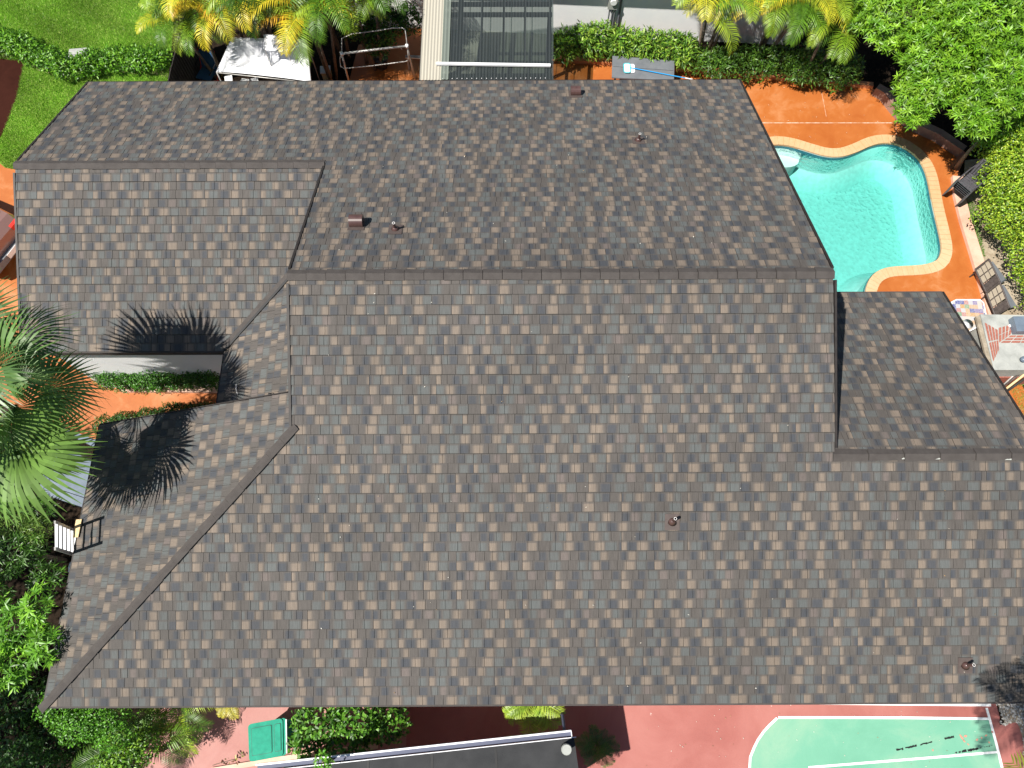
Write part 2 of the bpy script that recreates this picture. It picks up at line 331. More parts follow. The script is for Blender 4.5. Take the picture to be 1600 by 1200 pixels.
# colours of the stone coating
BASE = np.array((.078, .070, .064)); TAN = np.array((.172, .138, .109)); SLATE = np.array((.047, .052, .061)); SAGE = np.array((.088, .096, .095)); PINK = np.array((.122, .101, .092))
BASE, TAN, SLATE, SAGE, PINK = [c * .92 for c in (BASE, TAN, SLATE, SAGE, PINK)]
PW, GR = 1.215, .0065
def make_panel(seed, course, lower_w=(.15, .25), upper_w=(.09, .22)):
    """faces of one pressed panel: list of [(u,v,n,col)...]; two rows of tabs with recessed joints"""
    R = random.Random(seed); F = []
    h = course / 2
    for row in (0, 1):
        v0, v1 = row * h, row * h + h + .004
        n0 = .018 if row == 0 else .011                      # nose height of the row
        n1 = .0035
        # colour runs along the row
        runs = []; u = -R.uniform(.02, .12)
        seqs = ('TSTSTGB', 'TSGBGTSG', 'GTSBTGSB', 'TGSTBGS') if row == 0 else ('GSPBTGSB', 'TBSGPBSG', 'SGTBSPGB')
        q = ''
        while u < PW + .02:
            if not q: q = R.choice(seqs)
            ch, q = q[0], q[1:]
            w = R.uniform(.12, .19) if row == 0 else R.uniform(.09, .15)
            if ch == 'G': w *= 1.15
            c = {'T': TAN, 'S': SLATE, 'G': SAGE, 'B': BASE, 'P': TAN * .92 if R.random() < .5 else PINK}[ch]
            runs.append((u, u + w, c * R.uniform(.94, 1.06))); u += w
            g = R.choice((.02, .04, .06, .09))
            runs.append((u, u + g, BASE * R.uniform(.95, 1.05))); u += g
        def colat(x):
            for i, (a, b, c) in enumerate(runs):
                if a <= x < b:
                    fz = min(.03, (b - a) / 2)
                    if x - a < fz and i > 0: k = .5 + (x - a) / fz / 2; return runs[i - 1][2] * (1 - k) + c * k
                    if b - x < fz and i < len(runs) - 1: k = .5 + (b - x) / fz / 2; return runs[i + 1][2] * (1 - k) + c * k
                    return c
            return BASE
        u = 0.
        while u < PW - .03:
            w = R.uniform(*(lower_w if row == 0 else upper_w)); e = min(u + w, PW)
            if PW - e < .06: e = PW
            dn = R.choice((0, .002, .005)); a, b = u + GR / 2, e - GR / 2
            stops = [a] + sorted(x for (s0, s1, _) in runs for x in (s0 - .02, s0 + .02) if a + .012 < x < b - .012) + [b]
            for x0, x1 in zip(stops[:-1], stops[1:]):
                if x1 - x0 < .004: continue
                c0, c1 = colat(x0 + .001), colat(x1 - .001)
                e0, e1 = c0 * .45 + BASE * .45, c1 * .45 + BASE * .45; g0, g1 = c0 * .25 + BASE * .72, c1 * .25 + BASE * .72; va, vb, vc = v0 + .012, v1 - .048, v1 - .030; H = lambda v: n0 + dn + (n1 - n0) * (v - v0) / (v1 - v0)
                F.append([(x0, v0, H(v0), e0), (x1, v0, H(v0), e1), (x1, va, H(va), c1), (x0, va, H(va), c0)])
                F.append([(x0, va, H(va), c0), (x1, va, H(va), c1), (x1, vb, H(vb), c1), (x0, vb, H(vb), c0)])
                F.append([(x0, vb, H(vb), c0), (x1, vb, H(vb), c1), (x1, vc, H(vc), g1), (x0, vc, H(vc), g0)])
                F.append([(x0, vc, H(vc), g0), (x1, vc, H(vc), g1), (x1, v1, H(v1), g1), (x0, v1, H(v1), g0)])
            d = BASE * .42  # dark lip colour paints the shadow line below each course
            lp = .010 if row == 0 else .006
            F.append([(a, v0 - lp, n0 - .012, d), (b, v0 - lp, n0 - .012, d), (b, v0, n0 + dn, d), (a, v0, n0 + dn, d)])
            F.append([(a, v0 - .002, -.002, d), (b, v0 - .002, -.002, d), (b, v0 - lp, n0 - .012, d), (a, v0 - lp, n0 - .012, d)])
            # joint to the next tab: recessed strip with its side walls
            q0, q1 = b, min(e + GR / 2, PW) if e < PW else PW
            dd = BASE * (.34 if e >= PW else .55)
            F.append([(q0, v0, n0 - .011, dd), (q1 + .001, v0, n0 - .011, dd), (q1 + .001, v1, 0, dd), (q0, v1, 0, dd)])
            F.append([(q0, v0, n0 - .011, dd), (q0, v1, 0, dd), (q0, v1, n1 + dn, dd), (q0, v0, n0 + dn, dd)])
            if u == 0.:
                F.append([(0, v0, n0 - .011, dd), (a, v0, n0 - .011, dd), (a, v1, 0, dd), (0, v1, 0, dd)])
            F.append([(a, v1, 0, dd), (a, v0, n0 - .011, dd), (a, v0, n0 + dn, dd), (a, v1, n1 + dn, dd)])
            u = e
    return F
def clip(face, poly):
    out = face
    for i in range(len(poly)):
        ax, ay = poly[i]; bx, by = poly[(i + 1) % len(poly)]
        ex, ey = bx - ax, by - ay; D = [ex * (p[1] - ay) - ey * (p[0] - ax) for p in out]; new = []
        for k in range(len(out)):
            p, q, dp, dq = out[k], out[(k + 1) % len(out)], D[k], D[(k + 1) % len(out)]
            if dp >= -1e-9: new.append(p)
            if (dp > 1e-9 and dq < -1e-9) or (dp < -1e-9 and dq > 1e-9):
                t = dp / (dp - dq); new.append((p[0] + (q[0] - p[0]) * t, p[1] + (q[1] - p[1]) * t, p[2] + (q[2] - p[2]) * t, p[3] * (1 - t) + q[3] * t))
        out = new
        if len(out) < 3: return None
    return out
def inside(poly, x, y):
    return all((poly[(i + 1) % len(poly)][0] - poly[i][0]) * (y - poly[i][1]) - (poly[(i + 1) % len(poly)][1] - poly[i][1]) * (x - poly[i][0]) >= -1e-6 for i in range(len(poly)))
def ccw(p):
    a = sum(p[i][0] * p[(i + 1) % len(p)][1] - p[(i + 1) % len(p)][0] * p[i][1] for i in range(len(p))); return p if a > 0 else p[::-1]
PANELS = 0
def add_faces(mb, faces, P, u0, v0, so):
    for f in faces:
        cols = [tuple(q[3]) for q in f]
        mb.face([P.w(q[0], q[1], q[2]) for q in f], col=cols, uv=[(q[0] + so[0], q[1] + so[1]) for q in f])
def lay(P, regions_xy, course, slope_name, deck_poly_xy, single, label=None, ulo=None, uhi=None):
    """regions: convex world-plan polygons; deck: full outline"""
    global PANELS
    deck = MB()
    for poly in regions_xy: deck.prism(poly, lambda x, y: P.z(x, y) - .075, lambda x, y: P.z(x, y) - .004)
    dk = deck.build(slope_name, M['deckwood'], house)
    if label: dk['label'] = label
    regs = [ccw([P.uv(x, y) for x, y in poly]) for poly in regions_xy]
    us = [q[0] for r in regs for q in r]; vs = [q[1] for r in regs for q in r]
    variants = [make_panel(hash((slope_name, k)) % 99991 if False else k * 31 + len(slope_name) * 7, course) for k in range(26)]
    meshes = {}
    stuff = MB(); nrow = int(math.ceil(max(vs) / course - .02)); offs = 0.
    for r in range(nrow):
        offs = (offs + random.choice((.34, .5, .62, .27)) * PW) % PW
        v0 = r * course; c0 = int((min(us) - offs) // PW) - 1; c1 = int((max(us) - offs) // PW) + 1
        for c in range(c0, c1 + 1):
            u0 = offs + c * PW + .0
            cor = [(u0, v0), (u0 + PW, v0), (u0 + PW, v0 + course), (u0, v0 + course)]
            k = random.randrange(26); faces = variants[k]
            full = any(all(inside(rg, *q) for q in cor) for rg in regs)
            if full and single and PANELS < 299:
                if k not in meshes:
                    mb = MB()
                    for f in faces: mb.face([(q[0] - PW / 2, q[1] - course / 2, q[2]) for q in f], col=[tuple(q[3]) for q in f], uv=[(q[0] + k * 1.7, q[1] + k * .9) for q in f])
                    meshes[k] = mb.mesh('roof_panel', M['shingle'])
                o = bpy.data.objects.new('roof_panel', meshes[k]); COL.objects.link(o); o.parent = dk
                mm = Matrix.Identity(4); tilt = random.uniform(-.0012, .0012)
                w = P.w(u0 + PW / 2, v0 + course / 2, random.uniform(0, .0025)) - wloc(dk)
                Ux = (P.U + P.V * tilt).normalized(); Vx = P.N.cross(Ux)
                for i in range(3): mm[i][0] = Ux[i]; mm[i][1] = Vx[i]; mm[i][2] = P.N[i]; mm[i][3] = w[i]
                o.matrix_local = mm; PANELS += 1
            else:
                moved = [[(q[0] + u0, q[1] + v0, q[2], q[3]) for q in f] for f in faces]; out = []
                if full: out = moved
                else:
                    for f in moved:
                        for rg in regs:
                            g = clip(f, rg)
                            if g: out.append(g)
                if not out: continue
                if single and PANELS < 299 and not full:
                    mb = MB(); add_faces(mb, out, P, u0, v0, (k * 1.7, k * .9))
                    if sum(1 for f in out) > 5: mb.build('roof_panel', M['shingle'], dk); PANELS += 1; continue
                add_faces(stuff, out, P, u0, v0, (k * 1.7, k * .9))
    if stuff.f: tag(stuff.build('shingle_field', M['shingle'], dk), kind='stuff')
    return dk
SL = 7.9525
CN = SL / 22
hipY = Yn + (XL - XH)
rk = .05
lay(P_N, [[(XL, Yl), (XR + rk, Yl), (XR - .035, Ym), (XL, Ym)], [(XL, hipY), (XQ, hipY), (XQ, Yl), (XL, Yl)] if hipY < Yl else [(XL, Yl), (XL, hipY), (XL, hipY), (XL, Yl)],
          [(XH, Yn), (XQ, Yn), (XQ, min(hipY, Yl)), (XH + min(hipY, Yl) - Yn, min(hipY, Yl))]] if hipY < Yl else
         [[(XL, hipY), (XR + rk, hipY), (XR - .035, Ym), (XL, Ym)], [(XH + Yl - Yn, Yl), (XR + rk, Yl), (XR + rk, hipY), (XL, hipY)], [(XH, Yn), (XQ, Yn), (XQ, Yl), (XH + Yl - Yn, Yl)]],
    CN, 'front_roof_slope', None, True)
lay(P_W, [[(XA, Yea), (XU, Yea), (XU, Ya), (XA, Ya)], [(XU, Yea), (XL + .1, Yea + XL + .1 - XU), (XL + .1, Ya), (XU, Ya)]], 4.0517 / 11, 'wing_roof_slope', None, True)
lay(P_F, [[(XL, Ym), (XR - .035, Ym), (XR, Yf), (XL, Yf)], [(XA, Ya), (XL, Ya), (XL, Yf), (XA, Yf)]], CN, 'rear_roof_slope', None, True)
lay(P_U, [[(XU, YS - .3), (XL + .1, YS - .3), (XL + .1, Yea + XL + .1 - XU), (XU, Yea)]], .366, 'porch_roof_slope', None, False)
lay(P_H, [[(XH, Yn), (XL, hipY), (XL, YS), (XH, YS)]], .366, 'hip_roof_slope', None, False)
lay(P_L, [[(XR - .3, Yl), (XQ, Yl), (XQ, Ylf), (XR - .3, Ylf)]], 4.639 / 13, 'patio_roof_slope', None, False)

def caps(name, a, b, P1, P2, w, n, hgt=.03, mt='cap', gap=.010):
    """row of V caps along a ridge from a to b; P1/P2 the two slopes"""
    a = Vector(a); b = Vector(b); L = (b - a).length; d = (b - a) / L
    def side(P):
        s = P.N.cross(d); s = s.normalized(); s = s if s.z < 0 else -s; return s
    s1, s2 = side(P1), side(P2); n1, n2 = P1.N, P2.N
    if n <= 0: return
    st = L / n
    for i in range(n):
        mb = MB(); x0, x1 = i * st, (i + 1) * st - gap; lift0, lift1 = hgt + .016, hgt - .004; j = random.uniform(-.006, .006)
        up = Vector((0, 0, 1))
        A, B = a + d * x0 + up * (lift0 + .012), a + d * x1 + up * (lift1 + .012)
        L1 = [a + d * x0 + s1 * (w + j) + n1 * lift0, a + d * x1 + s1 * (w + j) + n1 * lift1]
        L2 = [a + d * x0 + s2 * (w + j) + n2 * lift0, a + d * x1 + s2 * (w + j) + n2 * lift1]
        D1 = [q - n1 * (lift0 - .004) for q in L1]; D2 = [q - n2 * (lift0 - .004) for q in L2]
        mb.face([A, B, L1[1], L1[0]]); mb.face([B, A, L2[0], L2[1]])
        mb.face([L1[0], L1[1], D1[1], D1[0]]); mb.face([L2[1], L2[0], D2[0], D2[1]])
        mb.face([A, L1[0], D1[0], a + d * x0 - up * .0, D2[0], L2[0]]); mb.face([B, L2[1], D2[1], a + d * x1, D1[1], L1[1]])
        mb.build(name, M[mt], house)
caps('ridge_cap', (XL - .03, Ym, ZR), (XR + .0, Ym, ZR), P_N, P_F, .108, 28)
caps('ridge_cap', (XA - .02, Ya, ZW), (XL - .02, Ya, ZW), P_W, P_F, .105, 20)
caps('ridge_cap', (XR + .02, Yl, ZL), (XQ + .02, Yl, ZL), P_N, P_L, .11, 6)
hd = Vector((1, 1, T)).normalized()
h0 = Vector((XH, Yn, ZE)); h1 = Vector((XL, hipY, ZE + T * (XL - XH)))
caps('hip_cap', h0 - hd * .08, h1 + hd * .12, P_H, P_N, .070, 19, hgt=.045)
# trims: dark gaps and edges
def trim(a, b, w, h, mt='trim', name='edge_trim', dz=0.):
    mb = MB(); a = Vector(a) + Vector((0, 0, dz)); b = Vector(b) + Vector((0, 0, dz)); mb.beam(a, b, w, h); return mb.build(name, M[mt], house)
trim((XL - .025, Ym - .13, ZR - .13 * T), (XL - .025, hipY + .1, ZE + T * (XL - XH) + .1 * T), .045, .15, dz=-.05)
trim((XL - .025, Ym + .13, ZR - .13 * T), (XL - .025, Ya - .14, ZW + .14 * T), .045, .15, dz=-.05)
trim((XA - .025, Ya + .14, ZW - .14 * T), (XA - .025, Yf, ZE), .045, .15, dz=-.055)
trim((XA - .025, Ya - .14, ZW - .14 * T), (XA - .025, Yea, ZE), .045, .15, dz=-.055)
trim((XR + .01, Ym - .1, ZR - .1 * T), (XR + rk + .025, Yl + .14, ZL + .14 * T), .04, .15, dz=-.05)
trim((XR + .0, Ym + .1, ZR - .1 * T), (XR + .025, Yf, ZE), .04, .15, dz=-.05)
trim((XQ + .025, Yl + .14, ZL - .14 * T), (XQ + .025, Ylf, ZE), .045, .15, dz=-.055)
trim((XQ + .025, Yl - .14, ZL - .14 * T), (XQ + .025, Yn, ZE), .045, .15, dz=-.055)
trim((XH, YS + .022, ZE), (XL - .05, YS + .022, ZE + T * (XL - XH - .05)), .02, .14, dz=-.06)
trim((XA, Yf + .02, ZE), (XR, Yf + .02, ZE), .035, .14, dz=-.06)
trim((XA, Yea - .02, ZE), (XU - .02, Yea - .02, ZE), .035, .14, dz=-.06, mt='cap')
trim((XU - .02, YS + .05, ZE), (XU - .02, Yea, ZE), .035, .14, dz=-.06)
trim((XH - .02, Yn, ZE), (XH - .02, YS, ZE), .035, .14, dz=-.06)
trim((XH, Yn - .02, ZE), (XQ, Yn - .02, ZE), .035, .14, dz=-.06, mt='cap')
trim((XR + .3, Ylf + .02, ZE), (XQ, Ylf + .02, ZE), .035, .14, dz=-.06, mt='cap')
# valley flashing between wing and porch slopes
mb = MB(); va = Vector((XU, Yea, ZE)); vb = Vector((XL, Yea + XL - XU, ZE + T * (XL - XU)))
mb.beam(va + Vector((0, 0, .036)), vb + Vector((0, 0, .036)), .05, .03); mb.build('valley_flashing', M['black'], house)
mb = MB(); q = Vector((-.05, .05, .050)); mb.beam(va + q, vb + q, .085, .012, up=P_W.N); mb.build('valley_flashing', M['cap'], house)
# grey sealant smears on the cap above the patio roof
for sx0, sx1, sy in ((1408, 1428, 716.5), (1442, 1470, 717), (1560, 1585, 718)):
    p0, p1 = P_N.pix(sx0, sy), P_N.pix(sx1, sy - .5); mb = MB(); nn_ = 7; top = []; bot = []
    for i in range(nn_ + 1):
        q = p0.lerp(p1, i / nn_) + P_N.N * .03; top.append(q + P_N.V * random.uniform(.006, .022)); bot.append(q - P_N.V * random.uniform(.004, .012))
    mb.face(bot + top[::-1]); mb.build('sealant_patch', M['concrete'], house)
# walls
def wall(x0, y0, x1, y1, z1, name='wall'):
    mb = MB(); mb.box(((x0 + x1) / 2, (y0 + y1) / 2, z1 / 2), (x1 - x0, y1 - y0, z1)); return mb.build(name, M['stucco'], house)
wall(XA + .45, Yea + .10, XU + .3, Yea + .3, 2.5)
wall(XA + .45, Yea + .3, XA + .65, Yf - .5, 2.5)
wall(XA + .65, Yf - .7, XR - .4, Yf - .5, 2.5)
wall(XR - .55, Yl, XR - .35, Yf - .7, 2.5)
wall(XR - .35, Yl + .1, XQ - .5, Yl + .3, 2.5)
wall(XQ - .7, Yn + .6, XQ - .5, Yl + .1, 2.5)
wall(XH + .6, Yn + .6, XQ - .7, Yn + .8, 2.5)
wall(XH + .6, Yn + .8, XH + .8, YS - .35, 2.5)
wall(XH + .8, YS - .55, XU + .3, YS - .35, 2.5)
wall(XU + .3, YS - .55, XU + .5, Yea + .3, 2.5)
def gable(x, pts, name='gable_wall'):
    mb = MB(); n = len(pts); A = [(x, y, z) for y, z in pts]; B = [(x + .12, y, z) for y, z in pts]
    mb.face(A[::-1]); mb.face(B)
    for i in range(n): j = (i + 1) % n; mb.face([A[i], A[j], B[j], B[i]])
    mb.build(name, M['stucco'], house)
gable(XR - .55, [(Yl + .1, 2.51), (Yf - .6, 2.51), (Yf - .6, 2.75), (Ym, ZR - .12), (Yl + .1, ZL - .12)])
gable(XL + .14, [(YS - .2, 2.51), (Ya, 2.51), (Ya, ZW - .12), (Ym, ZR - .12), (YS - .2, ZE + T * (YS - .2 - Yn) - .12)])
gable(XA + .5, [(Yea + .35, 2.51), (Yf - .6, 2.51), (Yf - .6, 2.7), (Ya, ZW - .12), (Yea + .35, 2.68)])
gable(XQ - .66, [(Yn + .7, 2.51), (Yl + .2, 2.51), (Yl + .2, ZL - .2), (Yn + .7, 2.85)])
for px_, py_ in ((XQ - .4, Ylf - .4), (XR + 1.4, Ylf - .4)):
    mb = MB(); mb.box((px_, py_, 1.22), (.18, .18, 2.44)); mb.build('patio_post', M['stucco'], house)

# vents and pipes
def pipe_vent(px, py, P, h=.26, r=.028, tilt=0):
    b = P.pix(px, py); fl = MB()
    fl.box(b + P.N * .022, (.27, .30, .012), ax=(P.U, P.V, P.N)); f = fl.build('vent_flashing', M['flash'], house); f['label'] = 'brown metal flashing round a vent pipe'
    c = MB(); c.tube([b + P.N * .02, b + Vector((0, 0, .07)), b + Vector((0, 0, .11))], [.085, .055, .034], 14); c.build('boot', M['vent'], f, smooth=True)
    c = MB(); c.tube([b + Vector((0, 0, .05)), b + Vector((tilt, 0, h))], r, 12, cap=False); c.tube([b + Vector((tilt, 0, h - .004)), b + Vector((tilt, 0, h - .002))], r * .75, 12, mi=1); c.build('pipe', [M['vent'], M['black']], f, smooth=True)
    c = MB()
    for k in range(14):
        a0, a1 = 2 * math.pi * k / 14, 2 * math.pi * (k + 1) / 14; o = b + Vector((tilt, 0, h))
        e = [o + Vector((math.cos(a0), math.sin(a0), 0)) * r, o + Vector((math.cos(a1), math.sin(a1), 0)) * r, o + Vector((math.cos(a1), math.sin(a1), 0)) * r * .7, o + Vector((math.cos(a0), math.sin(a0), 0)) * r * .7]
        c.face(e)
    c.build('pipe_rim', M['pipe'], f)
pipe_vent(618, 360, P_F); pipe_vent(997, 221, P_F); pipe_vent(1050, 815, P_N, .3); pipe_vent(1507, 1039, P_N, .3)
def hood(px, py, P, w=.26, r=.125):
    b = P.pix(px, py); fl = MB(); fl.box(b + P.N * .022, (.32, .38, .012), ax=(P.U, P.V, P.N)); f = fl.build('vent_flashing', M['flash'], house); f['label'] = 'brown metal flashing under a rounded vent hood'
    c = MB(); U, V, N = P.U, P.V, P.N; n = 12; prof = []
    for k in range(n + 1): a = -.15 * math.pi + 1.3 * math.pi * k / n; prof.append((math.cos(a) * r, .10 + math.sin(a) * r))
    prof = [(r * .75, .02)] + prof + [(-r * .75, .02)]
    A = [b - U * w / 2 + V * q[0] + N * q[1] for q in prof]; B = [b + U * w / 2 + V * q[0] + N * q[1] for q in prof]
    for i in range(len(prof) - 1): c.face([A[i + 1], A[i], B[i], B[i + 1]])
    c.face(A); c.face(B[::-1]); c.build('vent_hood', M['vent'], f)
    c = MB()
    for k in range(8): a0, a1 = 2 * math.pi * k / 8, 2 * math.pi * (k + 1) / 8
    for k in range(5): q = b + U * (-.1 + .05 * k) - V * (r * 1.0) + N * .06; c.box(q, (.02, .02, .02), ax=(U, V, N))
    c.build('rivet', M['pipe'], f)
hood(558, 352, P_F); hood(899, 148, P_F, .24, .12)
def elbow(px, py, P):
    b = P.pix(px, py); c = MB(); c.tube([b, b + Vector((0, 0, .1)), b + Vector((-.05, 0, .13))], .03, 10); c.build('drain_pipe', M['black'], house, smooth=True)
elbow(426, 619, P_U)
mb = MB(); q = P_U.pix(369, 610); mb.tube([q + Vector((0, .12, .03)), q + Vector((.02, 0, .06)), q + Vector((.05, -.1, .03))], .014, 6); mb.build('wire_bracket', M['pipe'], house)

# ---------------- ground ----------------
S = 220
# poolside deck with a hole for the pool
POOLPX = [(1205, 226), (1232, 227), (1260, 236), (1290, 245), (1315, 246), (1340, 238), (1360, 228), (1380, 223), (1400, 225), (1420, 235), (1437, 250), (1447, 270), (1453, 298), (1457, 322), (1464, 350), (1470, 377), (1471, 391), (1467, 404), (1457, 411), (1437, 415), (1412, 416), (1393, 417), (1375, 421), (1361, 431), (1353, 447), (1351, 463)]
pool = [at2(x, y) for x, y in POOLPX]
pool += [(9.15, 8.3), (8.6, 7.6), (7.8, 7.4), (7.1, 7.7), (6.75, 8.6), (6.6, 10), (6.55, 11.6), (6.65, 12.9), (7.0, 13.6)]
def smooth_loop(P, k=2):
    for _ in range(k):
        Q = []
        for i in range(len(P)):
            a, b = P[i], P[(i + 1) % len(P)]; Q += [(a[0] * .75 + b[0] * .25, a[1] * .75 + b[1] * .25), (a[0] * .25 + b[0] * .75, a[1] * .25 + b[1] * .75)]
        P = Q
    return P
pool = ccw(smooth_loop(pool))
def offset_loop(P, d):
    out = []
    for i in range(len(P)):
        a, b = Vector(P[i - 1]), Vector(P[(i + 1) % len(P)]); t = (b - a).normalized(); out.append((P[i][0] + t.y * d, P[i][1] - t.x * d))
    return out
CW = .29
pout = offset_loop(pool, CW)
deck_outline = ccw([(-9.45, 19.2), (-9.45, Yf - .6), (5.2, Yf - .6), (5.2, 3.6), (13.6, 3.6), at2(1556, 520), at2(1548, 480), at2(1527, 418), at2(1506, 345), at2(1493, 295), at2(1497, 270), at2(1512, 240), at2(1470, 214), at2(1422, 196), at2(1402, 172), at2(1390, 150), at2(1362, 138), at2(1200, 121), at2(1055, 108), at2(950, 99), at2(862, 92), at2(862, 30), at2(640, 25)])
def ring_sheet(name, outer, inner, z, mt):
    me = bpy.data.meshes.new(name); import bmesh as _b; bm = _b.new()
    eo = []
    for loop in (outer, inner):
        vs = [bm.verts.new((x, y, z)) for x, y in loop]; eo += [bm.edges.new((vs[i], vs[(i + 1) % len(vs)])) for i in range(len(vs))]
    _b.ops.triangle_fill(bm, use_beauty=True, use_dissolve=False, edges=eo, normal=(0, 0, 1)); _b.ops.recalc_face_normals(bm, faces=bm.faces)
    for f in bm.faces:
        if f.normal.z < 0: f.normal_flip()
    bm.to_mesh(me); bm.free(); me.materials.append(mt); o = bpy.data.objects.new(name, me); COL.objects.link(o); return tag(o, kind='structure')
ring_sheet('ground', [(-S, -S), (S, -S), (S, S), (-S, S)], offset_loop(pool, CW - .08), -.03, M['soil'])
ring_sheet('pool_deck', deck_outline, offset_loop(pool, CW - .03), 0., M['orange'])
M['dark_seam'] = mat('deck_joint', (.40, .20, .10), (.66, .55, .45), .7, 9)
for (a, b, w) in (((1188, 192), (1412, 192), .022), ((1283, 140), (1291, 182), .008), ((1400, 196), (1401, 214), .008)):
    p, q = at(*a, 0.005), at(*b, 0.005); mb = MB(); mb.beam(p, q, w, .004); tag(mb.build('deck_joint', M['dark_seam']), kind='structure')
# pool
pl = thing('swimming_pool', (9, 10.5, 0), 'turquoise free-form swimming pool with sand-coloured coping and blue waterline tiles', 'swimming pool')
WZ = -.13
mb = MB(); n = len(pool); DZ = -1.15
inn = offset_loop(pool, -.45)
for i in range(n):
    j = (i + 1) % n
    mb.face([(*pool[i], -.02), (*pool[j], -.02), (*pool[j], -.75), (*pool[i], -.75)][::-1]); mb.face([(*pool[i], -.75), (*pool[j], -.75), (*inn[j], DZ), (*inn[i], DZ)][::-1], mi=1)
mb.build('basin_wall', [M['plaster'], M['poolfloor']], pl)
mb = MB(); mb.face([(x, y, DZ) for x, y in offset_loop(pool, -.44)]); mb.build('basin_floor', M['poolfloor'], pl)
mb = MB(); pi = offset_loop(pool, -.012)
for i in range(n): j = (i + 1) % n; mb.face([(*pi[i], -.03), (*pi[j], -.03), (*pi[j], -.26), (*pi[i], -.26)][::-1])
mb.build('waterline_tile', M['pooltile'], pl)
mb = MB(); wi = offset_loop(pool, -.016); mb.prism(wi, DZ + .01, WZ)
w = mb.build('water', M['water'], pl)
st = [at2(x, y, -.35) for x, y in ((1207, 236), (1228, 234), (1243, 239), (1251, 248), (1246, 256), (1235, 259), (1222, 259), (1205, 256))]; st = smooth_loop(st, 1) + []
mb = MB(); mb.prism(st, DZ, -.42); mb.build('pool_step', mat('pool_step_plaster', (.50, .60, .57), rough=.7), pl)
# coping bricks
per = 0; seg = []
for i in range(n): seg.append((Vector(pool[(i + 1) % n]) - Vector(pool[i])).length)
tot = sum(seg); nb = int(tot / .145)
def along(P, s):
    i = 0
    while s > seg[i] and i < n - 1: s -= seg[i]; i += 1
    return Vector(P[i]).lerp(Vector(P[(i + 1) % n]), min(1, s / seg[i]))
bm_all = MB(); bl = tot / nb; kk = 0
for k in range(nb):
    s0, s1 = k * bl + .004, (k + 1) * bl - .004; a, b = along(pool, s0), along(pool, s1); c, d = along(pout, s1), along(pout, s0)
    mb = MB(); dz = random.uniform(-.002, .003); mb.prism([tuple(a), tuple(b), tuple(c), tuple(d)], -.05, .022 + dz); mb.build('coping_brick', M['coping'], pl)
mb = MB(); i2 = offset_loop(pool, .006); o2 = offset_loop(pool, CW - .006)
for i in range(n): j = (i + 1) % n; mb.face([(*i2[i], .012), (*o2[i], .012), (*o2[j], .012), (*i2[j], .012)])
mb.build('coping_mortar', mat('coping_mortar', (.5, .30, .14), rough=.9), pl)

# low kerbs and planter walls
def kerb(name, pts, w, h, mt, label, cat='kerb'):
    mb = MB(); P = [Vector(p) for p in pts]; Lf = []; Rt = []
    for i, p in enumerate(P):
        t = (P[min(i + 1, len(P) - 1)] - P[max(i - 1, 0)]).normalized(); nrm = Vector((-t.y, t.x)); Lf.append(p + nrm * w / 2); Rt.append(p - nrm * w / 2)
    for i in range(len(P) - 1): mb.prism([tuple(Lf[i]), tuple(Rt[i]), tuple(Rt[i + 1]), tuple(Lf[i + 1])], -.02, h - .001 * (i % 2))
    return tag(mb.build(name, M[mt]), label, cat)
kerb('kerb', [at2(x, y) for x, y in ((866, 94), (960, 100), (1055, 108), (1200, 121), (1300, 130), (1362, 136))], .16, .12, 'curb_orange', 'long low orange kerb between the pool deck and the planted border')
kerb('planter_wall', [at2(x, y, .3) for x, y in ((1372, 134), (1386, 142), (1400, 160), (1414, 176), (1430, 188), (1470, 206), (1508, 232))], .22, .3, 'curb_brown', 'weathered brown planter wall curving under the big leafy tree', 'planter wall')
kerb('kerb', [at2(x, y, .1) for x, y in ((1497, 275), (1500, 305), (1510, 345), (1524, 390), (1538, 436), (1552, 484), (1560, 520))], .30, .1, 'curb', 'pale pink kerb running beside the yellow-green hedge')
# soil and lawn areas
sheet('planting_bed', [at2(x, y) for x, y in ((1508, 250), (1700, 230), (1700, 700), (1560, 520), (1530, 380), (1505, 290))], -.008, M['sand'])
lawn_poly = [at2(-150, -60), at2(262, -60), at2(272, 60), at2(262, 128), (XA + .5, Yf - .3), (XA + .5, 10.3), at2(24, 265), at2(8, 262), at2(-20, 240), at2(-150, 120)]
sheet('lawn', lawn_poly, -.008, M['lawn'])
sheet('driveway', [at2(-300, 240), at2(-20, 240), at2(8, 262), at2(24, 265), (XA + .6, 10.3), (XA + .6, Yea + .2), (XU + .4, Yea + .2), (XU + .4, YS - .5), (XH + .7, YS - .5), (XH - .4, 3.9), at2(60, 660), at2(-300, 700)], .0, M['orange'])
sheet('driveway_painted_shade', [at2(-200, 92), at2(36, 91), at2(38, 98), at2(33, 125), at2(25, 155), at2(14, 185), at2(3, 210), at2(-12, 236), at2(-200, 236)], .004, M['drive_shade'])  # dark sheet painted where the driveway lies in shade
sheet('red_court', [at2(255, 1040), at2(1556, 1040), at2(1556, 1098), at2(1562, 1120), at2(1562, 1133), at2(1590, 1128), at2(1597, 1150), (10.9, -3.2), (10.9, -9), (-8.6, -9), at2(250, 1300)], .0, M['redcourt'])
sheet('pink_apron', [at2(255, 1040), at2(640, 1040), (-2.3, -9), (-8.6, -9)], .004, M['pinkcourt'])
sheet('gravel_bed', [at2(1540, 1040), at2(1720, 1040), at2(1720, 1500), (10.9, -9), (10.9, -3.2)], -.006, M['sand'])
sheet('garden_lawn', [(10.95, -60), (60, -60), (60, 9.5), (17.5, 9.5), (15.5, 3.5), (13.2, 1)], -.02, M['lawn'])
sheet('garden_lawn', [(-60, -60), (10.95, -60), (10.95, -9.05), (-60, -9.05)], -.02, M['lawn'])
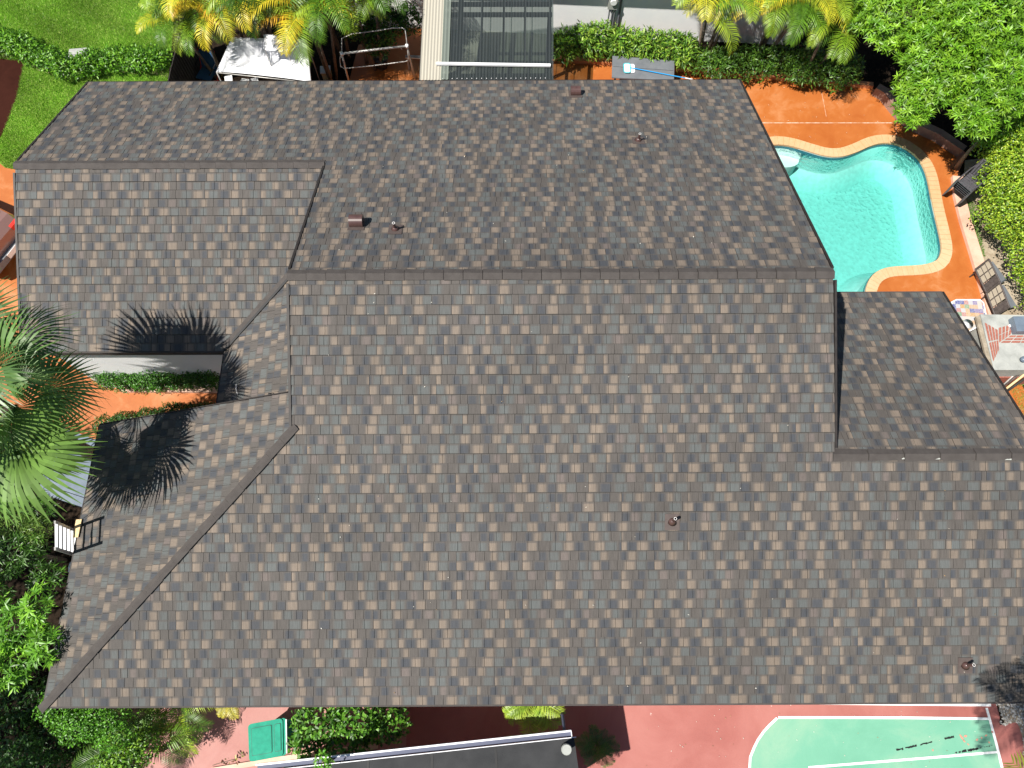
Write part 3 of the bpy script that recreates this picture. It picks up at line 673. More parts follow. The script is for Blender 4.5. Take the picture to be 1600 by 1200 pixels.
sheet('garden_lawn', [(-60, -9.0), (-15.5, -9.0), (-15.5, 4.0), (-60, 4.0)], -.02, M['lawn'])
# court paint
g = [at2(x, y) for x, y in ((1216, 1122), (1300, 1122), (1420, 1122), (1546, 1124), (1556, 1160), (1593, 1330), (1172, 1330), (1171, 1200), (1172, 1183), (1178, 1170), (1184, 1158), (1193, 1145), (1203, 1134))]
sheet('green_court', g, .008, M['greencourt'])
def stripe(px, w, z=.012, name='court_line', mt='line'):
    mb = MB(); P = [Vector(at2(*p)) for p in px]; A = []; B = []
    for i, p in enumerate(P):
        t = (P[min(i + 1, len(P) - 1)] - P[max(i - 1, 0)]).normalized(); nr = Vector((-t.y, t.x)); A.append(p + nr * w / 2); B.append(p - nr * w / 2)
    for i in range(len(P) - 1): mb.face([(*B[i], z), (*B[i + 1], z), (*A[i + 1], z), (*A[i], z)])
    return tag(mb.build(name, M[mt]), kind='structure')
stripe([(1546, 1123), (1420, 1121.5), (1300, 1121), (1216, 1121)], .05)
stripe([(1214, 1122), (1203, 1132), (1193, 1143), (1184, 1156), (1178, 1168), (1172, 1183), (1171, 1200), (1172, 1330)], .05, .0125)
stripe([(980, 1097), (1100, 1098), (1300, 1099), (1548, 1101.5)], .055)
stripe([(1541, 1106), (1549, 1135), (1557, 1165), (1565, 1198), (1593, 1310)], .055, .013)
stripe([(1263, 1199), (1350, 1192), (1450, 1184), (1558, 1175)], .045, .0135)
R_ = random.Random(5)
def marks(a, b, wmin, wmax, gaps, mt='black', z=.016):
    a, b = Vector(at2(*a)), Vector(at2(*b)); d = b - a; nr = Vector((-d.y, d.x)).normalized(); mb = MB(); s = 0
    while s < 1:
        l = R_.uniform(.03, .09); w = R_.uniform(wmin, wmax)
        if R_.random() > gaps:
            p, q = a + d * s, a + d * min(1, s + l); o1 = R_.uniform(-.008, .008); mb.face([(*(p - nr * w + nr * o1), z), (*(q - nr * w * R_.uniform(.5, 1)), z), (*(q + nr * w), z), (*(p + nr * w * R_.uniform(.4, 1) + nr * o1), z)])
        s += l * .92
    tag(mb.build('tyre_mark', M[mt]), kind='structure')
marks((1400, 1172), (1456, 1159), .010, .024, .08); marks((1475, 1154), (1490, 1151), .012, .026, .05); marks((1492, 1176), (1530, 1169), .015, .03, .05, z=.0162); marks((1530, 1169), (1556, 1163), .004, .012, .4, z=.0164)
M['scuff'] = mat('red_scuff', (.50, .22, .16), rough=.8)
for (x, y, l, a) in ((1502, 1152, .16, -60), (1508, 1150, .10, 10), (1506, 1158, .08, -50), (1526, 1156, .07, 40), (1540, 1149, .07, 20), (1550, 1144, .06, 0), (1457, 1172, .05, 90), (1512, 1163, .06, -50), (1533, 1153, .04, 0), (1545, 1160, .04, 60)):
    c = Vector(at2(x, y)); a = math.radians(a); t = Vector((math.cos(a), math.sin(a))); nr = Vector((-t.y, t.x)); mb = MB(); P = []
    for k in range(9): th = 2 * math.pi * k / 9; P.append((*(c + t * math.cos(th) * l / 2 * R_.uniform(.6, 1.1) + nr * math.sin(th) * .022 * R_.uniform(.5, 1.3)), .0155))
    mb.face(P); tag(mb.build('paint_scuff', M['scuff']), kind='structure')
# ---------------- gravel ----------------
def in_poly(x, y, poly):
    c = False; j = len(poly) - 1
    for i in range(len(poly)):
        if (poly[i][1] > y) != (poly[j][1] > y) and x < (poly[j][0] - poly[i][0]) * (y - poly[i][1]) / (poly[j][1] - poly[i][1]) + poly[i][0]: c = not c
        j = i
    return c
def scatter(poly, n, rng=RNG):
    xs = [p[0] for p in poly]; ys = [p[1] for p in poly]; out = []
    while len(out) < n:
        q = rng.uniform((min(xs), min(ys)), (max(xs), max(ys)), (n, 2))
        out += [tuple(p) for p in q if in_poly(p[0], p[1], poly)]
    return np.array(out[:n])
gp = [at2(x, y) for x, y in ((1548, 1080), (1680, 1080), (1680, 1240), (1600, 1240), (1598, 1150), (1590, 1130), (1562, 1134), (1564, 1115), (1556, 1100))]
pts = scatter(gp, 2600); V = []; F = []; Cc = []
octa = np.array([(1, 0, 0), (0, 1, 0), (-1, 0, 0), (0, -1, 0), (0, 0, .7), (0, 0, -.7)], float); of = [(0, 1, 4), (1, 2, 4), (2, 3, 4), (3, 0, 4)]
for p in pts:
    s = RNG.uniform(.012, .034); a = RNG.uniform(0, 6.28); e = octa * (s, s * RNG.uniform(.5, 1), s * .6); e = np.stack([e[:, 0] * math.cos(a) - e[:, 1] * math.sin(a), e[:, 0] * math.sin(a) + e[:, 1] * math.cos(a), e[:, 2]], 1) + (p[0], p[1], .006)
    b = len(V); V += list(e); F += [(b + i, b + j, b + k) for i, j, k in of]; c = RNG.choice([.62, .5, .36, .22]) * np.array((1, .94, .84)); Cc += [c] * 4
tag(np_mesh('gravel', np.array(V), np.array(F), M['stones'], np.array(Cc)), 'pale mixed gravel spread at the corner of the painted court', 'gravel', kind='stuff')

# ---------------- foliage ----------------
def leaf_arrays(P, D, Nn, L, W, fold=.25):
    """P base, D dir, Nn approx normal; kite leaf of two triangles folded on its midrib"""
    S = np.cross(D, Nn); S /= np.linalg.norm(S, axis=1, keepdims=True) + 1e-9; N2 = np.cross(S, D)
    L = L[:, None]; W = W[:, None]; k = len(P)
    mid = P + D * L * .45 - N2 * W * fold
    V = np.stack([P, mid + S * W / 2 + N2 * W * fold * 1.5, P + D * L - N2 * L * .10, mid - S * W / 2 + N2 * W * fold * 1.5, P + D * L * .5 - N2 * W * fold * .3], 1).reshape(-1, 3)
    b = np.arange(k)[:, None] * 5
    F = np.concatenate([b + [0, 1, 4], b + [4, 1, 2], b + [0, 4, 3], b + [4, 2, 3]], 1).reshape(-1, 3)
    return V, F
def rnd_dirs(n, up=.3):
    d = RNG.normal(size=(n, 3)); d /= np.linalg.norm(d, axis=1, keepdims=True); d[:, 2] += up; d /= np.linalg.norm(d, axis=1, keepdims=True); return d
def pick_cols(n, cols, var=.25):
    cols = np.array(cols); i = RNG.integers(0, len(cols), n); c = cols[i] * 1.0 * (1 + RNG.uniform(-var, var, (n, 1))); return np.clip(c, .003, .95)
def blob_points(blobs, n, inner=.65, below=-.25):
    """blobs: (x,y,z,rx,ry,rz). Random points near the surfaces of lumpy ellipsoids"""
    vol = np.array([b[3] * b[4] for b in blobs]); vol = vol / vol.sum(); cnt = RNG.multinomial(n, vol); P = []; O = []
    for b, c in zip(blobs, cnt):
        d = RNG.normal(size=(c * 3, 3)); d /= np.linalg.norm(d, axis=1, keepdims=True); d = d[d[:, 2] > below][:c]
        r = RNG.uniform(inner, 1.0, (len(d), 1)) ** .6
        ph = RNG.uniform(0, 6.28, 3); lump = 1 + .13 * np.sin(d[:, :1] * 5 + ph[0]) * np.sin(d[:, 1:2] * 6 + ph[1]) + .08 * np.sin(d[:, :1] * 13 + d[:, 1:2] * 11 + ph[2])
        P.append(np.array(b[:3]) + d * r * lump * np.array(b[3:6])); O.append(d)
    return np.concatenate(P), np.concatenate(O)
def leafy(name, blobs, n, L, W, cols, parent=None, up=.25, out=.8, inner=.6, var=.3, below=-.25):
    P, O = blob_points(blobs, n, inner, below); n = len(P)
    N = O + RNG.normal(size=(n, 3)) * .6 + (0, 0, .4); N /= np.linalg.norm(N, axis=1, keepdims=True)
    D = RNG.normal(size=(n, 3)) + O * out; D -= N * (D * N).sum(1, keepdims=True) * .8; D[:, 2] += up * .3; D /= np.linalg.norm(D, axis=1, keepdims=True)
    V, F = leaf_arrays(P, D, N, RNG.uniform(*L, n), RNG.uniform(*W, n)); return np_mesh(name, V, F, M['leaf'], np.repeat(pick_cols(n, cols, var), 4, 0), parent)
def whorls(name, blobs, n, L, W, cols, parent=None, per=9, inner=.55, droop=.15, var=.25, below=-.2):
    P, O = blob_points(blobs, n, inner, below); n = len(P); A = O * .7 + (0, 0, .75) + RNG.normal(size=(n, 3)) * .3; A /= np.linalg.norm(A, axis=1, keepdims=True)
    X = np.cross(A, RNG.normal(size=(n, 3))); X /= np.linalg.norm(X, axis=1, keepdims=True); Y = np.cross(A, X)
    Ps, Ds, Ns, Ls, Ws, Cs = [], [], [], [], [], []
    bc = pick_cols(n, cols, var)
    for k in range(per):
        th = 2 * math.pi * k / per + RNG.uniform(-.3, .3, (n, 1)); el = RNG.uniform(-droop, .75, (n, 1)) if k % 2 else RNG.uniform(.05, 1.0, (n, 1))
        D = (X * np.cos(th) + Y * np.sin(th)) * np.cos(el) + A * np.sin(el); Ps.append(P + A * RNG.uniform(-.03, .03, (n, 1))); Ds.append(D); Ns.append(A + D * -.2); Ls.append(RNG.uniform(*L, n)); Ws.append(RNG.uniform(*W, n)); Cs.append(bc * RNG.uniform(.85, 1.15, (n, 1)))
    V, F = leaf_arrays(np.concatenate(Ps), np.concatenate(Ds), np.concatenate(Ns), np.concatenate(Ls), np.concatenate(Ws), .18)
    return np_mesh(name, V, F, M['leaf'], np.repeat(np.concatenate(Cs), 4, 0), parent)
def trunk(parent, base, top, r0, r1, limbs=(), name='trunk', mt='bark'):
    mb = MB(); a, b = Vector(base), Vector(top); mid = a.lerp(b, .5) + Vector((random.uniform(-.08, .08), random.uniform(-.08, .08), 0))
    mb.tube([a, mid, b], [r0, (r0 + r1) / 2, r1], 8)
    for q in limbs: q = Vector(q); s = mid.lerp(b, random.uniform(.1, .8)); mb.tube([s, s.lerp(q, .5) + Vector((0, 0, .08)), q], [r1 * .8, r1 * .5, r1 * .2], 6)
    return mb.build(name, M[mt], parent, smooth=True)

# grass blades
def grass(name, poly, n, label, h=(.04, .085), cols=((.20, .42, .03), (.28, .50, .05), (.42, .55, .13), (.12, .30, .02)), z=-.006):
    p = scatter(poly, n); n = len(p); P = np.column_stack([p, np.full(n, z)]); a = RNG.uniform(0, 6.28, n); w = RNG.uniform(.004, .009, n)
    D = np.column_stack([RNG.normal(0, .55, n), RNG.normal(0, .55, n), np.ones(n)]); D /= np.linalg.norm(D, axis=1, keepdims=True); H = RNG.uniform(*h, n)[:, None]
    S = np.column_stack([np.cos(a), np.sin(a), np.zeros(n)]) * w[:, None]
    V = np.stack([P - S, P + S, P + D * H], 1).reshape(-1, 3); F = np.arange(3 * n).reshape(-1, 3)
    ph = np.sin(P[:, 0] * 2.1 + 1.3 * np.sin(P[:, 1] * 1.7)) * np.sin(P[:, 1] * 2.6 + P[:, 0] * .8)
    c = pick_cols(n, cols, .3) * (1 + .22 * ph[:, None])
    return tag(np_mesh(name, V, F, M['leaf'], c), label, 'grass', kind='stuff')
grass('grass', [at2(-30, -20), at2(262, -20), at2(270, 60), at2(262, 128), at2(130, 140), at2(24, 265), at2(8, 262), at2(-12, 238), at2(3, 212), at2(25, 155), at2(38, 96), at2(-30, 90)], 150000, 'bright green lawn grass beside the driveway painted as shade and roof corner')
grass('grass', [at2(x, y) for x, y in ((1570, 590), (1620, 580), (1640, 700), (1600, 660))], 2500, 'patchy dry grass beyond the patio roof edge', cols=((.16, .26, .05), (.30, .28, .10), (.12, .3, .03)))
grass('grass', [at2(x, y) for x, y in ((1503, 318), (1522, 315), (1540, 405), (1530, 395))], 1800, 'thin strip of grass between the pink kerb and the hedge', cols=((.14, .28, .04), (.10, .24, .03)))

G1 = ((.08, .22, .012), (.13, .32, .018), (.18, .38, .025), (.05, .14, .012))
GD = ((.025, .075, .01), (.04, .11, .014), (.06, .15, .02))
GY = ((.24, .38, .02), (.32, .46, .03), (.14, .28, .02), (.38, .48, .04), (.09, .18, .01))
GT = ((.11, .27, .012), (.16, .34, .016), (.22, .40, .025), (.10, .22, .012))
def hedge(label, pts, z, r, n, L, W, cols, rz=None, per_m=2.2, out=.8, cat='hedge', inner=.55):
    h = thing('hedge', (pts[0][0], pts[0][1], 0), label, cat); B = []
    for a, b in zip(pts[:-1], pts[1:]):
        d = math.dist(a, b); k = max(1, int(d * per_m))
        for i in range(k):
            t = (i + .5) / k; B.append((a[0] + (b[0] - a[0]) * t + RNG.normal() * r * .12, a[1] + (b[1] - a[1]) * t + RNG.normal() * r * .12, z * RNG.uniform(.5, .62), r * RNG.uniform(.85, 1.2), r * RNG.uniform(.85, 1.15), (rz or z * .6) * RNG.uniform(.85, 1.15)))
    tag(leafy('foliage', B, n, L, W, cols, h, out=out, inner=inner), kind='stuff')
    mb = MB()
    for i in range(0, len(B), 2): b = B[i]; mb.tube([(b[0], b[1], -.02), (b[0] + .05, b[1], b[2] + .1)], [.02, .008], 5)
    tag(mb.build('stem', M['bark'], h), kind='stuff'); return h
hedge('low bright green hedge crossing the lawn above the roof corner', [at2(-60, 50, .4), at2(20, 64, .4), at2(62, 84, .4), at2(110, 105, .4), at2(160, 92, .4), at2(215, 90, .4), at2(262, 92, .4)], .55, .42, 9000, (.07, .12), (.035, .06), G1, per_m=2.6)
sheet('hedge_soil', [at2(x, y) for x, y in ((-40, 84), (30, 92), (64, 112), (100, 122), (165, 112), (262, 120), (262, 100), (150, 100), (60, 92), (-40, 66))], -.003, M['sand'])

# boxes in the hedge
b0 = at(117, 76, .5); ub = thing('utility_box', (b0.x, b0.y, 0), 'small pale utility box half hidden in the low hedge on the lawn', 'utility box')
mb = MB(); mb.box((b0.x, b0.y, .15), (.5, .3, .30), .1); mb.build('cabinet', M['concrete'], ub)
mb = MB(); mb.box((b0.x, b0.y, .32), (.55, .35, .04), .1); mb.build('lid', M['concrete'], ub)

hedge('fern-like green hedge in front of the neighbour white wall', [at2(872, 76, .6), at2(950, 68, .6), at2(1030, 76, .6), at2(1085, 86, .6)], 1.0, .42, 7500, (.10, .22), (.03, .05), ((.10, .24, .02), (.18, .34, .03), (.28, .42, .05), (.04, .10, .012)), per_m=2.2, out=1.4)
hedge('dark green hedge under the palms behind the pool deck', [at2(1090, 92, .6), at2(1180, 95, .6), at2(1260, 104, .6), at2(1345, 112, .6)], .9, .5, 8000, (.08, .16), (.03, .05), ((.04, .10, .012), (.07, .17, .02), (.10, .2, .02)), per_m=2.2, out=1.2)
hedge('tall clipped yellow-green hedge along the pool garden boundary', [at2(1568, 205, 1.3), at2(1572, 260, 1.3), at2(1584, 330, 1.3), at2(1620, 400, 1.3), at2(1664, 470, 1.3)], 1.9, .62, 26000, (.05, .08), (.032, .05), GY, rz=1.05, per_m=2.2)
hedge('second row of yellow-green hedge against the frame edge', [at2(1640, 190, 1.4), at2(1650, 300, 1.4), at2(1680, 420, 1.4)], 2.1, .7, 8000, (.06, .10), (.04, .065), GY, rz=1.1, per_m=1.6)
hedge('dark clipped hedge at the foot of the white courtyard wall', [at2(158, 594, .5), at2(250, 594, .5), at2(350, 594, .5)], 1.0, .27, 17000, (.04, .07), (.02, .034), ((.05, .17, .012), (.08, .24, .02), (.03, .09, .01)), per_m=4, inner=.3)
hedge('low dark shrubs along the shaded courtyard edge', [at2(150, 664, .3), at2(230, 652, .3), at2(330, 640, .3)], .4, .26, 6500, (.04, .08), (.02, .03), GD, per_m=3.5)
kerb('kerb', [at2(x, y, .1) for x, y in ((188, 607), (260, 607.5), (346, 608))], .16, .1, 'curb', 'pale pink kerb under the courtyard hedge')

# big leafy tree top right: whorled leaves
def px_blobs(L): return [(*at(x, y, z), rx, ry, rz) for x, y, z, rx, ry, rz in L]
tr = thing('leafy_tree', at(1500, 130, 0), 'large dense bright green tree with whorled leaves overhanging the pool corner', 'tree')
BL = px_blobs([(1400, 30, 2.9, 1.1, 1.0, .9), (1470, 90, 3.0, 1.1, 1.0, 1.0), (1540, 40, 3.3, 1.3, 1.1, 1.0), (1450, 140, 2.7, .75, .65, .7), (1545, 140, 2.9, 1.0, .9, .9), (1600, 110, 3.1, 1.2, 1.1, 1.0), (1425, 175, 2.4, .45, .42, .5), (1520, 185, 2.6, .6, .5, .6), (1370, -20, 2.8, 1.1, .9, .9), (1490, -30, 3.2, 1.3, 1.0, .9), (1620, 10, 3.4, 1.3, 1.1, 1.0)])
tag(whorls('crown', BL, 7200, (.11, .20), (.026, .042), GT, tr, per=9, inner=.5, var=.3), kind='stuff')
b = at(1490, 120, 0); trunk(tr, b, b + Vector((.1, 0, 2.4)), .14, .08, [q[:3] for q in BL[:7]])

# ----- palms -----
def pinnate(seed, L=1.7, np_=34, ll=.42, droop=.8, w=.03, v=.35):
    R = random.Random(seed); V = []; F = []; C = []
    pts = []; ang = math.radians(R.uniform(52, 66)); x = y = z = 0.; n = 16; side = R.uniform(-.12, .12)
    for i in range(n + 1):
        pts.append(Vector((x, y, z))); t = i / n; a = ang - droop * 2.1 * t ** 1.5; s = L / n; x += math.cos(a) * s; z += math.sin(a) * s; y += side * s * t
    def P(t): k = min(int(t * n), n - 1); return pts[k].lerp(pts[k + 1], t * n - k), (pts[min(k + 1, n)] - pts[k]).normalized()
    for k in range(n):    # rachis as a thin triangular strip
        r = .012 * (1 - k / n) + .003; a, b = pts[k], pts[k + 1]; i0 = len(V)
        V += [a + Vector((0, r, 0)), a - Vector((0, r, 0)), b - Vector((0, r * .9, 0)), b + Vector((0, r * .9, 0))]; F += [(i0, i0 + 1, i0 + 2), (i0, i0 + 2, i0 + 3)]; C += [(1.3, 1.2, .5)] * 2
    for k in range(np_):
        t = .18 + .82 * (k + .5) / np_; p, d = P(t); l = ll * (math.sin(math.pi * (.12 + .83 * t)) ** .7) * R.uniform(.88, 1.05)
        for sgn in (1, -1):
            s = Vector((0, sgn, 0)); up = d.cross(Vector((0, 1, 0))); up = up if up.z > 0 else -up
            dr = (s * .82 + d * (.45 + .35 * t) + up * v * R.uniform(.6, 1.3)).normalized(); q0 = p
            q1 = p + dr * l * .5; q2 = q1 + (dr + Vector((0, 0, -.75))).normalized() * l * .5
            wd = d * w * .5; i0 = len(V); V += [q0 - wd * .4, q0 + wd * .4, q1 + wd, q1 - wd, q2]
            F += [(i0, i0 + 1, i0 + 2), (i0, i0 + 2, i0 + 3), (i0 + 3, i0 + 2, i0 + 4)]; c = R.uniform(.75, 1.2); C += [(c, c, c)] * 2 + [(c * 1.15, c * 1.05, c)]
    V = np.array([tuple(q) for q in V]); F = np.array(F); C = np.array(C)
    o = np_mesh('frond', V, F, M['frond'], C); me = o.data; bpy.data.objects.remove(o); return me
ARECA = [pinnate(s, L=1.95, ll=.58, droop=random.uniform(.8, 1.2), v=.25, np_=27, w=.042) for s in range(6)]
SMALLF = [pinnate(40 + s, L=.8, ll=.32, droop=.8, np_=18, w=.03) for s in range(3)]
def add_frond(par, me, loc, az, tilt, sc, col, roll=0., name='frond'):
    o = bpy.data.objects.new(name, me); COL.objects.link(o); o.parent = par
    o.location = Vector(loc) - wloc(par); o.rotation_euler = (roll, -tilt, az); o.scale = (sc,) * 3; o.color = (*[v * 1.0 for v in col], 1); return o
CG = ((.07, .17, .012), (.11, .24, .015), (.17, .31, .02), (.27, .40, .03), (.05, .12, .01)); CY = ((.45, .46, .03), (.58, .50, .03), (.55, .34, .03)); CDK = ((.04, .10, .02), (.06, .15, .025))
def areca(label, px, py, z, n, cols, spread=.35, sc=(.8, 1.1), azr=(0, 6.28), meshes=None, cane=True, tilt=(-.5, .3), group=None):
    c = at(px, py, z); p = thing('palm', (c.x, c.y, 0), label, 'palm'); 
    R = random.Random(int(px * 7 + py)); meshes = meshes or ARECA; stems = []
    for k in range(max(1, n // 6)):
        s = Vector((c.x + R.uniform(-spread, spread), c.y + R.uniform(-spread, spread), z + R.uniform(-.35, .1))); stems.append(s)
        if cane: mb = MB(); mb.tube([(c.x + (s.x - c.x) * .3, c.y + (s.y - c.y) * .3, -.02), (s.x, s.y, s.z)], [.05, .03], 7); mb.build('cane', M['bark'], p, smooth=True)
    for k in range(n):
        s = stems[k % len(stems)]; az = azr[0] + (azr[1] - azr[0]) * ((k * .618) % 1) + R.uniform(-.15, .15)
        add_frond(p, R.choice(meshes), s, az, R.uniform(*tilt), R.uniform(*sc), R.choice(cols), R.uniform(-.25, .25))
    return p
MIX = CG * 2 + CY
areca('yellowing palm clump beside the lawn hedge, fronds over the dark fence', 330, -8, 2.7, 34, CG + CY * 2, .6, (.75, 1.0))
areca('green and gold palm clump hanging over the white canopy', 410, 2, 2.9, 34, MIX, .6, (.7, .95))
areca('palm clump with orange dead fronds to the right of the white canopy', 478, -4, 2.9, 34, CG + CY, .6, (.75, 1.0))
areca('green palm clump above the bare metal swing frame', 562, -18, 2.9, 28, CG * 2 + CY[:1], .5, (.75, .95))
areca('small yellow-green palm clump arching over the top of the dark fence', 296, 22, 2.3, 22, CG + CY[:2], .35, (.5, .7))
areca('tall green palm clump behind the gold ones, cut by the top edge', 370, -60, 3.2, 26, CG, .7, (.8, 1.0))
areca('dark green palm clump standing nearer the corrugated cover, cut by the top edge', 500, -60, 3.2, 26, CG, .7, (.8, 1.0))
areca('yellow-tipped palm clump in front of the neighbour white wall', 1130, -8, 2.4, 32, MIX, .55, (.75, 1.0))
areca('palm clump between the neighbour wall and the big leafy tree', 1225, -12, 2.5, 34, MIX, .6, (.75, 1.0))
areca('green palm clump whose fronds droop beside the big leafy tree', 1300, 28, 2.3, 26, CG, .45, (.65, .9))
areca('palm clump below the front eave left of the shrub', 212, 1140, 1.15, 14, CG, .35, (.5, .68), tilt=(-.6, -.05))
areca('slim young palm rising from the shaded bed at the front left', 268, 1122, 1.0, 10, CG, .25, (.45, .62), tilt=(-.6, -.05))
areca('small bright palm peeping out under the front eave by the dark shed', 838, 1080, 1.2, 9, ((.3, .42, .05), (.22, .36, .04)), .15, (.8, 1.0), meshes=SMALLF, azr=(-2.8, -.4), tilt=(-.7, 0))
areca('bright small palm beside the front eave, left of the other one by the shed', 815, 1078, 1.2, 7, ((.3, .42, .05), (.24, .38, .05)), .12, (.55, .75), meshes=SMALLF, azr=(-2.8, -.6), tilt=(-.7, 0))
areca('single yellowish palm sprig over the pink paving under the eave', 352, 1094, 1.3, 4, ((.42, .40, .05), (.3, .3, .06)), .08, (.5, .7), meshes=SMALLF, azr=(-2.2, -1.0), tilt=(-.7, -.2))
areca('dark fern-like cycad growing in the red paving by the shed', 934, 1162, .35, 18, CDK, .06, (.45, .65), meshes=SMALLF, cane=True, tilt=(-.5, 0))
p = thing('palm', (10.7, -4.6, 0), 'tall palm leaning in from below the court, its crown beyond the photo corner', 'palm')
mb = MB(); mb.tube([(10.7, -4.6, -.02), (9.6, -3.9, 2.5), (7.95, -2.5, 6.3)], [.15, .11, .09], 12); mb.build('trunk', M['bark'], p, smooth=True)
R_ = random.Random(8)
for k in range(26): add_frond(p, R_.choice(ARECA), (7.95, -2.5, 6.35), 2 * math.pi * ((k * .618) % 1), R_.uniform(-.6, .35), R_.uniform(.9, 1.1), R_.choice(((.16, .24, .03), (.24, .28, .04), (.30, .26, .05))), R_.uniform(-.25, .25))

def fan(seed, petiole=.75, R0=.95, nseg=46):
    R = random.Random(seed); V = []; F = []; C = []
    def quad(a, b, c, d, col): i = len(V); V.extend([a, b, c, d]); F.extend([(i, i + 1, i + 2), (i, i + 2, i + 3)]); C.extend([col] * 2)
    pts = [Vector((petiole * t, 0, .10 * math.sin(t * 1.5))) for t in (0, .33, .66, 1)]
    for a, b in zip(pts[:-1], pts[1:]): quad(a + Vector((0, .014, 0)), a - Vector((0, .014, 0)), b - Vector((0, .011, 0)), b + Vector((0, .011, 0)), (1.1, 1.15, .7))
    c = pts[-1]; spread = math.radians(128)
    for k in range(nseg):
        th = -spread + 2 * spread * (k + .5) / nseg; l = R0 * (1 - .28 * (abs(th) / spread) ** 2) * R.uniform(.9, 1.06); dth = spread / nseg
        shade = R.uniform(.7, 1.25); zig = .02 * (1 if k % 2 else -1)
        prev = None; N = 6
        for i in range(N + 1):
            t = i / N; r = l * t; el = .30 - .25 * t; dz = -.85 * l * max(0, t - .42) ** 1.6 * R.uniform(.8, 1.2) + .09 * r * math.cos(th)
            zz = c.z + dz + zig * t
            wfull = r * dth * .98; wd = wfull if t < .62 else max(.002, .62 * l * dth * (1 - t) / .38)
            ctr = Vector((c.x + r * math.cos(th), r * math.sin(th), zz)); s = Vector((-math.sin(th), math.cos(th), 0)) * wd
            e = (ctr - s + Vector((0, 0, .014 * (t < .9))), ctr + s)
            if prev: quad(prev[0], prev[1], e[1], e[0], (shade * (1 + .3 * t),) * 3)
            prev = e
    V = np.array([tuple(q) for q in V]); o = np_mesh('fan_leaf', V, np.array(F), M['frond'], np.array(C)); me = o.data; bpy.data.objects.remove(o); return me
FANS = [fan(s, petiole=random.uniform(.8, 1.2), R0=1.12, nseg=46) for s in range(5)]
fc = at(-45, 612, 5.85)
fp = thing('fan_palm', (fc.x - .35, fc.y + .1, 0), 'tall fan palm with huge pleated leaves leaning over the courtyard and roof', 'palm')
mb = MB(); mb.tube([(fc.x - .35, fc.y + .1, -.02), (fc.x - .2, fc.y + .05, 2.5), (fc.x, fc.y, 5.7)], [.17, .13, .15], 12); mb.build('trunk', M['bark'], fp, smooth=True)
CF_ = ((.09, .175, .04), (.125, .225, .045), (.165, .275, .05), (.22, .33, .055), (.07, .135, .04))
R_ = random.Random(3)
for k in range(19):
    az = 2 * math.pi * ((k * .618) % 1); lev = k / 19; tilt = .7 - 1.55 * lev + R_.uniform(-.12, .12)
    add_frond(fp, R_.choice(FANS), (fc.x + .05 * math.cos(az), fc.y + .05 * math.sin(az), fc.z - .4 * lev), az, tilt, R_.uniform(.78, 1.18), R_.choice(CF_), R_.uniform(-.75, .75), 'fan_leaf')

for k, (az, tl, sc) in enumerate(((-2.0, -.15, 1.2), (-.75, -.05, 1.15))):
    add_frond(fp, FANS[k % 5], (fc.x + .1, fc.y - .25, fc.z - .25), az, tl, sc, CF_[(0, 1, 4)[k % 3]], R_.uniform(-.5, .5), 'fan_leaf')
# ----- bottom-left greenery -----
def bush(name, label, blobs, n, L, W, cols, kind='leafy', cat='shrub', per=8, base=None, inner=.5, **kw):
    b = Vector(base) if base else Vector((blobs[0][0], blobs[0][1], 0)); b.z = 0
    o = thing(name, b, label, cat)
    f = (whorls('crown', blobs, n, L, W, cols, o, per=per, inner=inner, **kw) if kind == 'whorl' else leafy('crown', blobs, n, L, W, cols, o, inner=inner, **kw)); tag(f, kind='stuff')
    trunk(o, b + Vector((0, 0, -.02)), (b.x, b.y, blobs[0][2]), .06, .03, [q[:3] for q in blobs[1:5]], 'trunk')
    return o
bush('leafy_tree', 'unseen tree added to shade the soil at the bottom left', [(-12.7, -3.0, 5.0, 2.0, 1.9, 1.0), (-13.6, -2.2, 4.8, 1.6, 1.5, .9), (-11.8, -3.6, 4.8, 1.3, 1.2, .8), (-12.6, -1.8, 4.9, 1.4, 1.0, .8)], 5200, (.12, .2), (.05, .08), G1, cat='tree')  # out of view, placed so its shadow darkens the corner soil
bush('leafy_tree', 'unseen tree added off the left side to shade the ground below the fan palm', [(-13.7, 1.6, 5.2, 1.7, 1.8, 1.0), (-14.2, 2.8, 5.0, 1.4, 1.4, .9), (-13.4, .6, 5.0, 1.2, 1.2, .8)], 4200, (.12, .2), (.05, .08), G1, cat='tree')  # second unseen tree, added only to cast shade on the ground
bush('shrub', 'low dark groundcover shrub in deep shade left of the clipped corner shrub', px_blobs([(40, 1095, .5, .7, .5, .35), (90, 1160, .5, .6, .4, .35), (20, 1150, .5, .6, .5, .35), (120, 1195, .5, .5, .3, .3)]), 2600, (.08, .14), (.03, .05), GD)
bush('leafy_tree', 'bright green whorl-leaved tree growing against the left eave', px_blobs([(40, 985, 2.4, .5, .55, .5), (62, 945, 2.8, .30, .34, .35), (20, 1040, 2.3, .45, .4, .4), (72, 1010, 2.8, .26, .34, .3), (-20, 960, 2.4, .5, .5, .5)]), 300, (.13, .20), (.03, .045), ((.13, .32, .02), (.20, .42, .03), (.09, .24, .02)), 'whorl', 'tree')
bush('shrub', 'green shrub filling the gap between the big leafy tree and the clipped hedge', px_blobs([(1545, 205, 1.6, .55, .45, .5), (1520, 190, 1.5, .4, .35, .45), (1585, 195, 1.8, .5, .45, .5)]), 3600, (.07, .12), (.03, .05), GT)
bush('leafy_tree', 'dark green whorl-leaved tree in the shade below the fan palm', px_blobs([(30, 860, 1.7, .6, .5, .45), (75, 905, 1.6, .4, .35, .4), (-10, 900, 1.7, .5, .5, .5), (50, 800, 1.6, .55, .35, .4)]), 260, (.12, .19), (.026, .04), ((.05, .13, .015), (.08, .2, .02), (.03, .08, .012)), 'whorl', 'tree')
